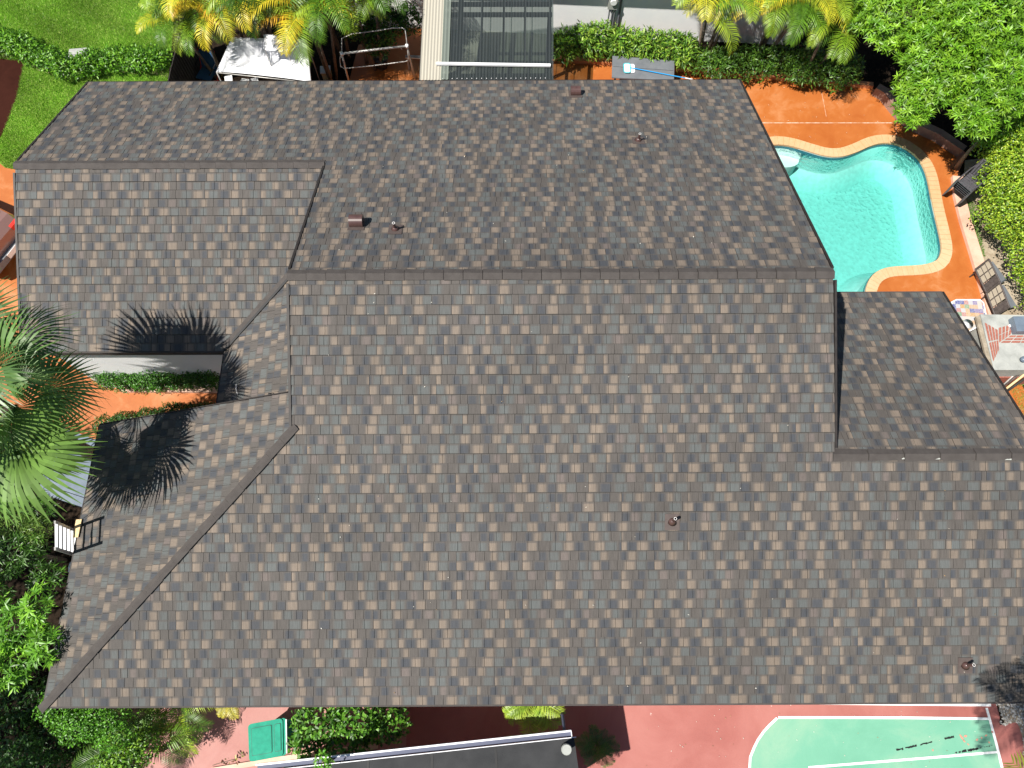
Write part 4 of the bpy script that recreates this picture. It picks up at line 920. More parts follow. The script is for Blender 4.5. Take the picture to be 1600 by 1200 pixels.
bush('shrub', 'fine-leaved shrub below the grey cabinet and fan palm', px_blobs([(20, 815, 1.9, .45, .35, .3), (60, 830, 1.8, .3, .3, .3)]), 1300, (.08, .14), (.014, .022), ((.10, .20, .03), (.16, .26, .04)), out=1.4)
bush('hedge_shrub', 'rounded clipped green shrub at the bottom left corner of the roof', px_blobs([(95, 1105, 1.9, .4, .35, .5), (130, 1130, 1.9, .5, .4, .5), (165, 1120, 1.8, .5, .35, .5), (120, 1090, 1.8, .3, .3, .4), (180, 1150, 1.8, .35, .3, .4)]), 5200, (.04, .065), (.026, .04), ((.08, .24, .015), (.12, .32, .02), (.06, .17, .015)))
bush('shrub', 'yellow-green small-leaved shrub between the palms and the dark hollow', px_blobs([(200, 1185, 1.5, .4, .35, .4), (225, 1165, 1.4, .3, .3, .4), (170, 1195, 1.5, .3, .3, .3)]), 2200, (.05, .08), (.028, .045), ((.12, .28, .02), (.20, .36, .03), (.05, .12, .015)))
bush('shrub', 'dim green shrub deep in shade at the bottom left', px_blobs([(35, 1180, 1.0, .4, .35, .3), (70, 1200, .9, .4, .3, .3)]), 900, (.08, .14), (.03, .045), ((.03, .09, .012), (.05, .14, .02)))
bush('shrub', 'glossy round-leaved shrub between the green bin and the dark shed', px_blobs([(500, 1130, 1.2, .55, .4, .5), (560, 1125, 1.3, .6, .4, .5), (605, 1130, 1.1, .45, .38, .45), (480, 1160, 1.0, .35, .3, .35), (540, 1165, 1.1, .5, .3, .4)]), 2600, (.08, .13), (.05, .075), ((.06, .18, .015), (.10, .26, .02), (.17, .36, .05), (.035, .10, .012)), var=.4)
bush('leafy_tree', 'tree overhanging the shed gutter, mostly beyond the bottom edge', px_blobs([(505, 1190, 2.9, .14, .16, .2)]), 130, (.06, .10), (.035, .05), ((.10, .3, .02), (.16, .36, .03)), cat='tree')

# ---------------- far yard ----------------
# dark fence
f0, f1 = at(276, 70, 1.7), at(262, 128, 1.7)
fd = Vector((f1.x - f0.x, f1.y - f0.y, 0)).normalized(); f0 = f0 - fd * 1.5; f1 = f1 + fd * .35
fe = thing('wooden_fence', (f0.x, f0.y, 0), 'dark wooden fence separating the lawn from the cluttered side yard', 'fence')
nb = 24; L = (Vector((f1.x, f1.y)) - Vector((f0.x, f0.y))).length
for i in range(nb):
    a = Vector((f0.x, f0.y, 0)) + fd * (L * i / nb + .005); b = a + fd * (L / nb - .01); mb = MB(); hgt = 1.7 + random.uniform(-.01, .012)
    mb.beam(a + Vector((0, 0, hgt / 2)), b + Vector((0, 0, hgt / 2)), .02, hgt); mb.build('fence_board', M['wood'], fe)
for h in (.4, 1.4):
    mb = MB(); pr_ = Vector((-fd.y, fd.x, 0)) * -.035; mb.beam(Vector((f0.x, f0.y, h)) + pr_, Vector((f1.x, f1.y, h)) + pr_, .04, .09); mb.build('fence_rail', M['wood'], fe)
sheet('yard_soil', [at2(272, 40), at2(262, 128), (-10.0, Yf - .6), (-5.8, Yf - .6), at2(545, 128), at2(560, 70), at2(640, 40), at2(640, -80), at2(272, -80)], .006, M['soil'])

# white canopy
cn = thing('canopy', at(410, 100, 0), 'sagging white fabric canopy over stored items beneath the palms', 'canopy')
cor = [at(338, 112, 1.35), at(362, 58, 1.75), at(478, 62, 1.75), at(486, 128, 1.3)]
mb = MB(); N = 14
for i in range(N):
    for j in range(N):
        q = []
        for (a, b) in ((i, j), (i + 1, j), (i + 1, j + 1), (i, j + 1)):
            u, v = a / N, b / N; p = cor[0].lerp(cor[3], u).lerp(cor[1].lerp(cor[2], u), v); p = p.copy(); p.z += -.16 * math.sin(math.pi * u) * math.sin(math.pi * v) + .006 * math.sin(u * 9 + v * 4) + .005 * math.sin(v * 11); p.y += .05 * math.sin(math.pi * u) * (1 - v)
            q.append(p)
        mb.face(q)
cv = mb.build('cover', M['whitefab'], cn, smooth=True); mod = cv.modifiers.new('thick', 'SOLIDIFY'); mod.thickness = .008
for c in cor: mb = MB(); mb.tube([(c.x, c.y, 0), (c.x, c.y, c.z - .02)], .018, 8); mb.build('pole', M['metal'], cn, smooth=True)
for i in range(4): mb = MB(); a, b = cor[i], cor[(i + 1) % 4]; mb.tube([a - Vector((0, 0, .03)), b - Vector((0, 0, .03))], .014, 8); mb.build('frame_bar', M['metal'], cn, smooth=True)
c2 = thing('canopy', at(432, 66, 0), 'small pale grey sheet stretched behind the white canopy', 'canopy')
q4 = [at(414, 78, 1.9), at(412, 54, 2.0), at(450, 55, 2.0), at(449, 82, 1.85)]; mb = MB(); mb.face(q4); mb.face([p - Vector((0, 0, .012)) for p in q4[::-1]])
for i in range(4): a, b = q4[i], q4[(i + 1) % 4]; mb.face([a, b, b - Vector((0, 0, .012)), a - Vector((0, 0, .012))])
mb.build('cover', M['whitefab'], c2)
for p in q4: mb = MB(); mb.tube([(p.x, p.y, 0), (p.x, p.y, p.z - .01)], .014, 6); mb.build('pole', M['metal'], c2)

# blue folding chair
def folding_chair(px, py, rz, label):
    c = at(px, py, .4); o = thing('folding_chair', (c.x, c.y, 0), label, 'chair'); R = Matrix.Rotation(rz, 3, 'Z')
    def W(x, y, z): v = R @ Vector((x, y, 0)); return Vector((c.x + v.x, c.y + v.y, z))
    mb = MB(); mb.face([W(-.24, -.22, .43), W(.24, -.22, .43), W(.24, .22, .38), W(-.24, .22, .38)]); mb.face([W(-.24, .22, .36), W(.24, .22, .36), W(.24, -.22, .41), W(-.24, -.22, .41)]); mb.build('seat', M['navy'], o)
    mb = MB(); mb.face([W(-.24, .24, .38), W(.24, .24, .38), W(.25, .44, .85), W(-.25, .44, .85)]); mb.face([W(-.25, .46, .85), W(.25, .46, .85), W(.24, .26, .38), W(-.24, .26, .38)]); mb.build('backrest', M['navy'], o)
    for s in (-1, 1):
        mb = MB(); mb.tube([W(.27 * s, -.26, 0), W(.27 * s, .26, .42)], .012, 6); mb.tube([W(.27 * s, .26, 0), W(.27 * s, -.26, .44)], .012, 6); mb.build('leg', M['red'], o)
        mb = MB(); mb.tube([W(.26 * s, .24, .36), W(.26 * s, .46, .88)], .012, 6); mb.build('back_frame', M['red'], o)
        mb = MB(); mb.beam(W(.28 * s, -.2, .62), W(.28 * s, .3, .62), .04, .015); mb.build('armrest', M['black'], o)
folding_chair(322, 116, -.25, 'blue canvas folding chair with red legs in the dark side yard')
# clutter under canopy
def crate(px, py, s, mt, label, rz=0., h=.3, z=0.):
    c = at(px, py, z + h); o = thing('storage_box', (c.x, c.y, z), label, 'storage box'); w, d = s
    mb = MB(); mb.box((c.x, c.y, z + h * .44), (w, d, h * .88), rz); mb.build('tub', M[mt], o)
    mb = MB(); mb.box((c.x, c.y, z + h * .94), (w + .04, d + .04, h * .12), rz); mb.build('lid', M['white' if mt != 'white' else 'greyboard'], o)
crate(357, 124, (.18, .24), 'tan', 'small tan box with white lid poking out below the canopy', .2)
crate(382, 127, (.2, .16), 'red', 'red box with white lid poking out below the canopy', -.2)
crate(508, 108, (.26, .22), 'tan', 'tan box in the dark gap right of the canopy', .1, .35)
crate(398, 126, (.16, .18), 'navy', 'navy box with white lid poking out below the canopy', .3)
# yellow fuel can
c = at(359, 126, .35); o = thing('jerry_can', (c.x, c.y - .12, 0), 'small yellow jerry can beside the tan box under the canopy', 'jerry can')
mb = MB(); mb.prism([(c.x - .1, c.y - .2), (c.x + .1, c.y - .2), (c.x + .1, c.y - .05), (c.x - .1, c.y - .05)], 0, .3); mb.build('can_body', mat('yellow_plastic', (.6, .55, .06), rough=.5), o)
mb = MB(); mb.tube([(c.x - .06, c.y - .12, .3), (c.x - .04, c.y - .12, .36), (c.x + .04, c.y - .12, .36), (c.x + .06, c.y - .12, .3)], .012, 6); mb.build('handle', M['black'], o)

# metal swing frame
sw = thing('swing_frame', at(590, 100, 0), 'bare tubular metal swing frame without its seat, standing on the orange paving', 'swing frame')
zt = 1.75
A, B = at(534, 84, zt), at(636, 72, zt)
mb = MB(); mb.tube([A, A.lerp(B, .5) + Vector((0, 0, .01)), B], .03, 10); mb.build('top_bar', M['metal'], sw, smooth=True)
for (p, q) in ((A, at(546, 131, .05)), (B, at(648, 122, .05))):
    mb = MB(); mb.tube([p, p.lerp(q, .5), q], [.028, .028, .025], 8); mb.build('leg', M['metal'], sw, smooth=True)
def bent(P, name='loop'): mb = MB(); mb.tube(P, .014, 8); mb.build(name, M['metal'], sw, smooth=True)
bent([A, at(531, 92, 1.45), at(532, 103, 1.2), at(537, 107, 1.15), at(580, 103, 1.15), at(634, 96, 1.15), at(638, 94, 1.2), at(638, 88, 1.35), B], 'lower_loop')
bent([B, at(635, 60, 1.9), at(633, 47, 2.1), at(629, 43.5, 2.12), at(612, 44, 2.12), at(590, 48, 2.1), at(550, 53, 2.1), at(534, 60, 2.0), A], 'upper_loop')
for p, q in ((A, at(545, 87, 1.5)), (B, at(628, 77, 1.5))): mb = MB(); mb.tube([p + (B - A).normalized() * (.2 if p is A else -.2), q], .010, 6); mb.build('brace', M['white'], sw)
for p in (A, B): mb = MB(); mb.tube([p + Vector((0, 0, -.05)), p + Vector((0, 0, .05))], .045, 10); mb.build('joint', M['white'], sw, smooth=True)
pc = at(595, 92, .3); pt_ = thing('potted_plant', (pc.x, pc.y, 0), 'dark potted plant standing behind the metal swing frame', 'potted plant')
mb = MB(); mb.tube([(pc.x, pc.y, 0), (pc.x, pc.y, .32), (pc.x, pc.y, .34)], [.15, .21, .22], 16); mb.build('pot', M['darkbrown'], pt_, smooth=True)
tag(leafy('foliage', [(pc.x, pc.y, .7, .35, .3, .35)], 420, (.08, .16), (.03, .05), GD, pt_), kind='stuff')
bush('shrub', 'dark shrub mass behind the swing frame below the white wall', px_blobs([(560, 45, 1.3, .6, .4, .5), (610, 40, 1.4, .5, .45, .55), (640, 35, 1.6, .35, .4, .6), (590, 62, 1.0, .5, .3, .4)]), 4200, (.07, .13), (.03, .05), ((.04, .12, .012), (.08, .22, .02), (.02, .06, .008)))
# side table edge to the right of swing
c = at(645, 79, .7); o = thing('side_table', (c.x, c.y, 0), 'narrow pale bench between the swing frame and the corrugated cover', 'bench')
mb = MB(); mb.box((c.x, c.y, .45), (.5, .1, .04), -.05); mb.build('seat', M['metal'], o)
for s in (-.2, .2): mb = MB(); mb.box((c.x + s, c.y, .215), (.04, .08, .43)); mb.build('leg', M['metal'], o)

# patio cover of corrugated sheets
pc_ = thing('patio_cover', at(760, 60, 0), 'lean-to patio cover roofed with smoked corrugated plastic sheets on dark beams', 'patio cover')
q = [at(656, 126, 2.3), at(863, 125, 2.3), at(863, -40, 2.75), at(664, -40, 2.75)]
ex = (q[1] - q[0]); ey = (q[3] - q[0])
def cover_strip(u0, u1, mt, name='corrugated_sheet', dz=0., v0=0., v1=1.):
    mb = MB(); W = (u1 - u0) * ex.length; n = max(8, int(W / .076) * 4); pr = None
    for i in range(n + 1):
        u = u0 + (u1 - u0) * i / n; h = .009 * math.cos(i / 4 * 2 * math.pi)
        a = q[0].lerp(q[1], u).lerp(q[3].lerp(q[2], u), v0) + Vector((0, 0, h + dz)); b = q[0].lerp(q[1], u).lerp(q[3].lerp(q[2], u), v1) + Vector((0, 0, h + dz))
        if pr: mb.face([pr[0], a, b, pr[1]])
        pr = (a, b)
    return mb.build(name, M[mt], pc_)
cover_strip(0, .165, 'corr2', dz=.02); cover_strip(.158, .215, 'corr3', dz=.035)
e = [.205, .36, .52, .68, .84, 1.0]
for a, b in zip(e[:-1], e[1:]): cover_strip(a, b + .008, 'corr', dz=.004 * (int(a * 100) % 2))
for u in (.0, .155, .29, .455, .625, .79, .985):
    a, b = q[0].lerp(q[1], u), q[3].lerp(q[2], u); mb = MB(); mb.beam(a + Vector((0, 0, -.075)), b + Vector((0, 0, -.075)), .055 if u != .29 else .13, .09); mb.build('rafter', M['wood'], pc_)
for v in (.06, .66, .76):
    a, b = q[0].lerp(q[3], v) + ex * .165, q[1].lerp(q[2], v); mb = MB(); mb.beam(a + Vector((0, 0, -.17)), b + Vector((0, 0, -.17)), .26 if v < .1 else .1, .08); mb.build('cross_beam', M['wood'], pc_)
for u in (.02, .98):
    for v in (.03, .66):
        p = q[0].lerp(q[1], u).lerp(q[3].lerp(q[2], u), v); mb = MB(); mb.box((p.x, p.y, (p.z - .22) / 2), (.09, .09, p.z - .22)); mb.build('post', M['wood'], pc_)
for i in range(22):
    p = q[0].lerp(q[1], .17 + .037 * i) + ey * .012; mb = MB(); mb.box(p + Vector((0, 0, .022)), (.016, .016, .014)); mb.build('screw', M['white'], pc_)
a, b = q[0].lerp(q[1], .12) + ey * .135, q[0].lerp(q[1], .985) + ey * .115
mb = MB(); mb.beam(a + Vector((0, 0, .075)), b + Vector((0, 0, .07)), .07, .05); tag(mb.build('white_rail', M['white']), 'long white square rail lying across the corrugated patio cover', 'rail')
# things seen through it: grey floor slab
sheet('patio_slab', [at2(672, 170), at2(862, 170), at2(862, 30), at2(672, 30)], .006, mottled('grey_patio_slab', [(.4, (.22, .22, .18)), (.7, (.30, .30, .25))], 3, .9))

# neighbour house
nh = thing('neighbour_house', (3.5, 18.6, 0), 'neighbouring house with a bright white stucco wall behind the hedge', 'house')
w0, w1 = at2(600, 42), at2(1135, 66); w0 = Vector(w0); w1 = Vector(w1); wd = (w1 - w0).normalized(); w0 -= wd * 1.0; w1 += wd * 2; nr = Vector((-wd.y, wd.x))
mb = MB(); mb.prism([tuple(w0), tuple(w1), tuple(w1 + nr * .3), tuple(w0 + nr * .3)], 0, 3.0); mb.build('wall', M['stucco'], nh)
mb = MB(); mb.prism([tuple(w0 - nr * .55), tuple(w1 - nr * .55), tuple(w1 + nr * 5), tuple(w0 + nr * 5)], lambda x, y: 2.95 + .25 * (Vector((x, y)) - w0).dot(nr), lambda x, y: 3.07 + .25 * (Vector((x, y)) - w0).dot(nr)); mb.build('roof', M['concrete'], nh)
mp_ = w0 + wd * ((at(958, 20, 1.2).x - w0.x) / wd.x) - nr * .07
mb = MB(); mb.box((mp_.x, mp_.y, 1.35), (.27, .13, .42), math.atan2(wd.y, wd.x)); mx_ = mb.build('meter_box', M['concrete'], nh)
mb = MB(); mb.tube([(mp_.x, mp_.y - .07, 1.42), (mp_.x, mp_.y - .12, 1.42)], .09, 14); mb.build('meter_dial', M['white'], mx_)
for s in (-.07, .02, .09): mb = MB(); mb.tube([(mp_.x + s, mp_.y - .01, .1), (mp_.x + s, mp_.y - .01, 1.14)], .022, 8); mb.build('conduit', M['greyboard'], nh)
mb = MB(); mb.tube([(mp_.x + .24, mp_.y + .02, .1), (mp_.x + .24, mp_.y + .02, 2.8)], .03, 8); mb.build('downpipe', M['greyboard'], nh)

# grey board with pool skimmer
bz = .62
bc = [at(957, 87, bz), at(1054, 95, bz), at(1053, 126, bz), at(956, 121, bz)]
tb = thing('work_table', (bc[0].x, bc[0].y, 0), 'long grey table by the orange kerb with a pool net lying on it', 'table')
mb = MB(); mb.prism([(p.x, p.y) for p in bc], bz - .04, bz); mb.build('table_top', M['greyboard'], tb)
a, b = bc[0].lerp(bc[3], .5), bc[1].lerp(bc[2], .5)
mb = MB(); mb.beam(a + Vector((.03, 0, .001)), b + Vector((-.03, 0, .001)), .008, .004); mb.build('seam', M['black'], tb)
for s, t_ in ((.06, .1), (.94, .1), (.06, .9), (.94, .9)):
    p = bc[0].lerp(bc[1], s).lerp(bc[3].lerp(bc[2], s), t_); mb = MB(); mb.box((p.x, p.y, (bz - .04) / 2), (.05, .05, bz - .045)); mb.build('leg', M['wood'], tb)
sk = thing('pool_net', at(985, 106, bz), 'light blue pool skimmer net with a long blue pole on the grey table', 'pool net')
cc = at(984, 107, bz + .02)
def rr(cx, cy, w, h, z, r=.05, n=5, sk_=0.):
    P = []
    for (sx, sy, a0) in ((1, 1, 0), (-1, 1, 90), (-1, -1, 180), (1, -1, 270)):
        for k in range(n + 1): a = math.radians(a0 + 90 * k / n); P.append(Vector((cx + sx * (w / 2 - r) + r * math.cos(a), cy + sy * (h / 2 - r) + r * math.sin(a), z)))
    return P
P = rr(cc.x - .08, cc.y, .19, .34, cc.z + .02, .055); mb = MB(); mb.face(P); mb.build('mesh', M['white'], sk); mb = MB(); mb.tube(P + [P[0]], .014, 6); mb.build('rim', M['teal'], sk)
P = rr(cc.x + .06, cc.y, .17, .32, cc.z + .005, .055); mb = MB(); mb.face(P); mb.build('bag', M['whitefab'], sk)
mb = MB(); a = cc + Vector((.03, 0, .03)); b = at(1082, 124, bz + .03); d_ = (b - a); mb.tube([a, b - d_ * .12], .014, 8); mb.build('pole', M['blue'], sk); mb = MB(); mb.tube([b - d_ * .12, b], .015, 8); mb.build('grip', M['white'], sk)

# ---------------- right side: chairs, lounger, table, grill ----------------
def stack_chair(label):
    o = thing('patio_chair', (0, 0, 0), label, 'chair', 'stacked charcoal patio chairs by the hedge')
    for k in range(6): mb = MB(); y = -.2 + .08 * k; mb.box((0, y, .42 + .004 * abs(k - 2.5)), (.44, .066, .016)); mb.build('seat_slat', M['charcoal'], o)
    for k in range(6): mb = MB(); x = -.18 + .072 * k; mb.beam((x, .25, .44), (x * 1.05, .36, .86), .056, .014, up=(0, -1, .3)); mb.build('back_slat', M['charcoal'], o)
    for s in (-1, 1):
        mb = MB(); mb.tube([(.23 * s, -.27, 0), (.235 * s, -.24, .64), (.24 * s, .1, .66), (.23 * s, .30, .64)], .017, 7); mb.build('arm_frame', M['charcoal'], o)
        mb = MB(); mb.tube([(.21 * s, .30, 0), (.21 * s, .24, .42), (.21 * s, .37, .88)], .016, 7); mb.build('leg', M['charcoal'], o)
    mb = MB(); mb.tube([(-.22, .37, .88), (0, .39, .90), (.22, .37, .88)], .018, 7); mb.build('top_rail', M['charcoal'], o)
    return o
sc_ = stack_chair('charcoal slatted patio chair, bottom one of the stack by the hedge'); base = at(1508, 290, .5)
names_ = ['second chair from the bottom of the charcoal stack by the hedge', 'charcoal patio chair in the middle of the stack by the hedge', 'second chair from the top of the charcoal stack by the hedge', 'charcoal slatted patio chair on top of the stack by the hedge']
for k in range(5):
    o = sc_ if k == 0 else copy_tree(sc_); o.location = (base.x - .035 * k, base.y - .045 * k, .02 + .115 * k); o.rotation_euler = (0, 0, math.radians(-52))
    if k: o['label'] = names_[k - 1]

def lounger(label, c4, zz, name='garden_recliner'):
    """c4: four ground-plan points of the back frame (top-left, top-right, bottom-right, bottom-left) at heights zz"""
    P = [at(x, y, z) for (x, y), z in zip(c4, zz)]; o = thing(name, (P[3].x, P[3].y, 0), label, 'recliner')
    def G(u, v): return P[0].lerp(P[1], u).lerp(P[3].lerp(P[2], u), v)
    for a, b in (((0, 0), (1, 0)), ((1, 0), (1, 1)), ((1, 1), (0, 1)), ((0, 1), (0, 0))): mb = MB(); mb.tube([G(*a), G(*b)], .024, 8); mb.build('frame_tube', M['darkbrown'], o)
    nrm = (P[1] - P[0]).cross(P[3] - P[0]).normalized(); nrm = nrm if nrm.z > 0 else -nrm
    for i in range(3):
        for j in range(2):
            u0, u1, v0, v1 = .06 + .31 * i, .06 + .31 * i + .28, .06 + .3 * j, .06 + .3 * j + .27; mb = MB(); Q = [G(u0, v0), G(u1, v0), G(u1, v1), G(u0, v1)]; mb.face(Q); mb.face([p - nrm * .01 for p in Q[::-1]]); mb.build('sling_panel', M['weave'], o)
    for u in (.355, .665): mb = MB(); mb.beam(G(u, .02), G(u, .68), .016, .016, up=nrm); mb.build('cross_bar', M['darkbrown'], o)
    mb = MB(); mb.beam(G(.02, .36), G(.98, .36), .016, .016, up=nrm); mb.build('cross_bar', M['darkbrown'], o)
    mb = MB(); Q = [G(.03, .68), G(.97, .68), G(.97, .98), G(.03, .98)]; mb.face(Q); mb.face([p - nrm * .012 for p in Q[::-1]]); mb.build('seat_panel', M['darkbrown'], o)
    for a in (.2, .95): 
        for v in (.08, .92): p = G(a, v); mb = MB(); mb.tube([p, (p.x, p.y, 0)], .018, 7); mb.build('leg', M['darkbrown'], o)
    mb = MB(); mb.box((P[1] + P[2]) / 2 + Vector((.13, 0, -.1)), ((P[1] - P[2]).length * .95, .16, .04), math.atan2((P[1] - P[2]).y, (P[1] - P[2]).x)); mb.build('armrest', M['greyboard'], o)
lounger('dark brown reclined garden chair nearer the pool corner, beside the hedge', ((1524, 421), (1545, 405), (1562, 440), (1541, 457)), (.42, .5, .34, .3))
lounger('dark brown reclined garden chair next to the concrete grill counter', ((1541, 458), (1562, 441), (1577, 480), (1555, 494)), (.42, .5, .34, .3))

# mosaic table
def mosaic_mat():
    M_ = bpy.data.materials.new('painted_mosaic_tiles'); M_.use_nodes = True; t = M_.node_tree; L = t.links.new; p = t.nodes['Principled BSDF']; p.inputs['Roughness'].default_value = .25
    tc = nn(t, 'TexCoord'); mp = nn(t, 'Mapping'); mp.inputs['Scale'].default_value = (9, 9, 9); mp.inputs['Rotation'].default_value = (0, 0, .05); L(tc.outputs['Object'], mp.inputs[0])
    fl = nn(t, 'VectorMath'); fl.operation = 'FLOOR'; L(mp.outputs[0], fl.inputs[0]); wn_ = nn(t, 'TexWhiteNoise'); L(fl.outputs[0], wn_.inputs[0])
    r = nn(t, 'ValToRGB'); r.color_ramp.interpolation = 'CONSTANT'; e = r.color_ramp.elements; cs = [(.0, (.45, .42, .38)), (.22, (.42, .22, .04)), (.34, (.04, .06, .25)), (.46, (.40, .40, .42)), (.6, (.12, .24, .12)), (.68, (.38, .16, .14)), (.8, (.16, .12, .28)), (.9, (.45, .28, .14))]
    e[0].position = 0; e[0].color = (*cs[0][1], 1); e[1].position = .22; e[1].color = (*cs[1][1], 1)
    for q_, c_ in cs[2:]: x = e.new(q_); x.color = (*c_, 1)
    L(wn_.outputs['Value'], r.inputs[0])
    v = nn(t, 'TexVoronoi'); v.inputs['Scale'].default_value = 3.5; L(mp.outputs[0], v.inputs['Vector']); mr = nn(t, 'MapRange'); mr.inputs[1].default_value = .2; mr.inputs[2].default_value = .6; mr.inputs[3].default_value = 1; mr.inputs[4].default_value = .55; L(v.outputs['Distance'], mr.inputs[0])
    fr = nn(t, 'VectorMath'); fr.operation = 'FRACTION'; L(mp.outputs[0], fr.inputs[0]); ds = nn(t, 'VectorMath'); ds.operation = 'DISTANCE'; L(fr.outputs[0], ds.inputs[0]); ds.inputs[1].default_value = (.5, .5, .5)
    x = nn(t, 'Mix'); x.data_type = 'RGBA'; L(mr.outputs[0], x.inputs[0]); x.inputs[6].default_value = (.42, .40, .38, 1); L(r.outputs[0], x.inputs[7]); L(x.outputs[2], p.inputs['Base Color']); return M_
tt = [at(x, y, .74) for x, y in ((1488, 472), (1495, 469), (1532, 469), (1536, 473), (1541, 496), (1530, 508), (1508, 520), (1490, 500))]
mt_ = thing('mosaic_table', (tt[0].x + .5, tt[0].y - .3, 0), 'table topped with colourful painted tiles tucked under the patio roof edge', 'table')
mb = MB(); mb.prism([(p.x, p.y) for p in tt], .69, .74); mb.build('table_top', mosaic_mat(), mt_)
mb = MB(); P = [(p.x, p.y) for p in tt]; mb.prism(offset_loop(ccw(P), .03), .68, .735); mb.build('table_rim', M['white'], mt_)
for k in (0, 2, 4, 6): mb = MB(); mb.box((tt[k].x * .9 + mt_.location.x * .1, tt[k].y * .9 + mt_.location.y * .1, .34), (.05, .05, .68)); mb.build('leg', M['black'], mt_)
pcn = at(1514, 505, .8); mb = MB(); mb.tube([(pcn.x, pcn.y, .742), (pcn.x, pcn.y, .757), (pcn.x, pcn.y, .765)], [.05, .11, .13], 18); tag(mb.build('plate', M['white'], smooth=True), 'round white plate on the painted tile table', 'plate')

# concrete grill counter
gz = .95
gr = thing('grill_counter', at(1565, 540, 0), 'pale concrete barbecue counter inlaid with terracotta brick strips', 'barbecue counter')
gq = [at(1532, 491, gz), at(1583, 492, gz), at(1640, 492, gz), at(1640, 578, gz), at(1553, 578, gz)]
mb = MB(); mb.prism([(p.x, p.y) for p in gq], 0, gz); mb.build('counter', M['concrete'], gr)
mb = MB(); a, b = at(1528, 494, gz), at(1549, 578, gz); mb.beam(a + Vector((0, 0, -.03)), b + Vector((0, 0, -.03)), .10, .06); mb.build('wood_edge', mat('weathered_grey_wood', (.22, .18, .13), (.34, .29, .22), .9, 10), gr)
def bricks(a, b, c, d, nrows, ncols, z):
    """rows of bricks between the lines a-b and d-c"""
    for i in range(nrows):
        for j in range(ncols):
            u0, u1, v0, v1 = i / nrows + .06 / nrows, (i + 1) / nrows - .30 / nrows, j / ncols + .02, (j + 1) / ncols - .02
            Q = []
            for u, v in ((u0, v0), (u1, v0), (u1, v1), (u0, v1)):
                x = a[0] + (d[0] - a[0]) * u; y = a[1] + (d[1] - a[1]) * u; x2 = b[0] + (c[0] - b[0]) * u; y2 = b[1] + (c[1] - b[1]) * u; Q.append(at2(x + (x2 - x) * v, y + (y2 - y) * v, z))
            mb = MB(); mb.prism(Q, z - .03, z + .012 + random.uniform(-.002, .003)); mb.build('brick', M['redbrick'], gr)
bricks((1538, 503), (1552, 566), (1561, 546), (1560, 516), 4, 2, gz)
bricks((1560, 512), (1561, 536), (1580, 522), (1584, 506), 4, 2, gz)
bricks((1562, 536), (1610, 536), (1610, 523), (1580, 523), 3, 3, gz)
mb = MB(); Q = [at2(x, y, gz) for x, y in ((1566, 512), (1584, 498), (1610, 498), (1610, 522), (1584, 520))]
mb = MB(); p = at(1598, 506, 1.15); mb.box((p.x + .12, p.y, 1.06), (.62, .40, .2)); lid = mb.build('grill_hood', M['cabinet'], gr)
mb = MB(); p = at(1580, 508, 1.0); mb.box((p.x, p.y, gz + .025), (.10, .06, .03), .4); mb.build('valve', M['white'], gr)
mb = MB(); mb.prism([at2(x, y, .5) for x, y in ((1551, 580), (1640, 580), (1640, 590), (1556, 590))], 0, .5); mb.build('brick_step', M['redbrick'], gr)
# poles beside the counter
for i, (a, b, r, mt, lb) in enumerate((((1566, 603), (1606, 566), .02, 'metal', 'thin metal pipe resting by the grill counter, topmost of the bundle'), ((1564, 607), (1606, 574), .022, 'darkbrown', 'dark pipe in the bundle leaning by the grill counter'), ((1566, 612), (1610, 578), .03, 'tan', 'tan timber pole in the bundle by the grill counter'), ((1568, 615), (1612, 584), .028, 'wood', 'dark timber pole nearest the grass patch'))):
    mb = MB(); mb.tube([at(*a, .35), at(*b, .75)], r, 8); tag(mb.build('pole', M[mt], smooth=True), lb, 'pole', 'poles leaning by the grill counter')
p = at(1598, 562, 1.0); o = thing('spotlight', (p.x, p.y, gz), 'small round garden spotlight on the corner of the concrete counter', 'lamp'); mb = MB(); mb.tube([(p.x, p.y, gz), (p.x, p.y, 1.0)], .02, 8); mb.build('stem', M['metal'], o); mb = MB(); mb.tube([(p.x, p.y, 1.0), (p.x - .03, p.y - .02, 1.08)], [.05, .075], 14); mb.build('head', M['cabinet'], o, smooth=True)

# ---------------- left side ----------------
# cabinet against the left eave, palm shade put into its grey-blue colour
cb = [(82, 662), (152, 688), (128, 792), (60, 770)]; cz = 1.55
cbn = thing('storage_cabinet', (*at2(105, 730, 0), 0), 'large metal cabinet with shade in its grey-blue colour, standing between the fan palm and the roof', 'cabinet')
P = [at2(x, y, cz) for x, y in cb]; mb = MB(); mb.prism(P, 0, cz - .06); mb.build('cabinet_body', M['cabinet'], cbn)
Pv = [Vector(p) for p in P]
def sub(u0, u1, v0, v1): return [tuple(Pv[0].lerp(Pv[1], u).lerp(Pv[3].lerp(Pv[2], u), v)) for u, v in ((u0, v0), (u1, v0), (u1, v1), (u0, v1))]
for k, (u0, u1, v0, v1) in enumerate(((0, .22, 0, .48), (.225, 1, 0, .48), (0, 1, .49, .86), (0, 1, .87, 1))): mb = MB(); mb.prism(sub(u0, u1, v0, v1), cz - .058, cz - .01 * (k % 3)); mb.build('top_panel', M['cabinet'], cbn)
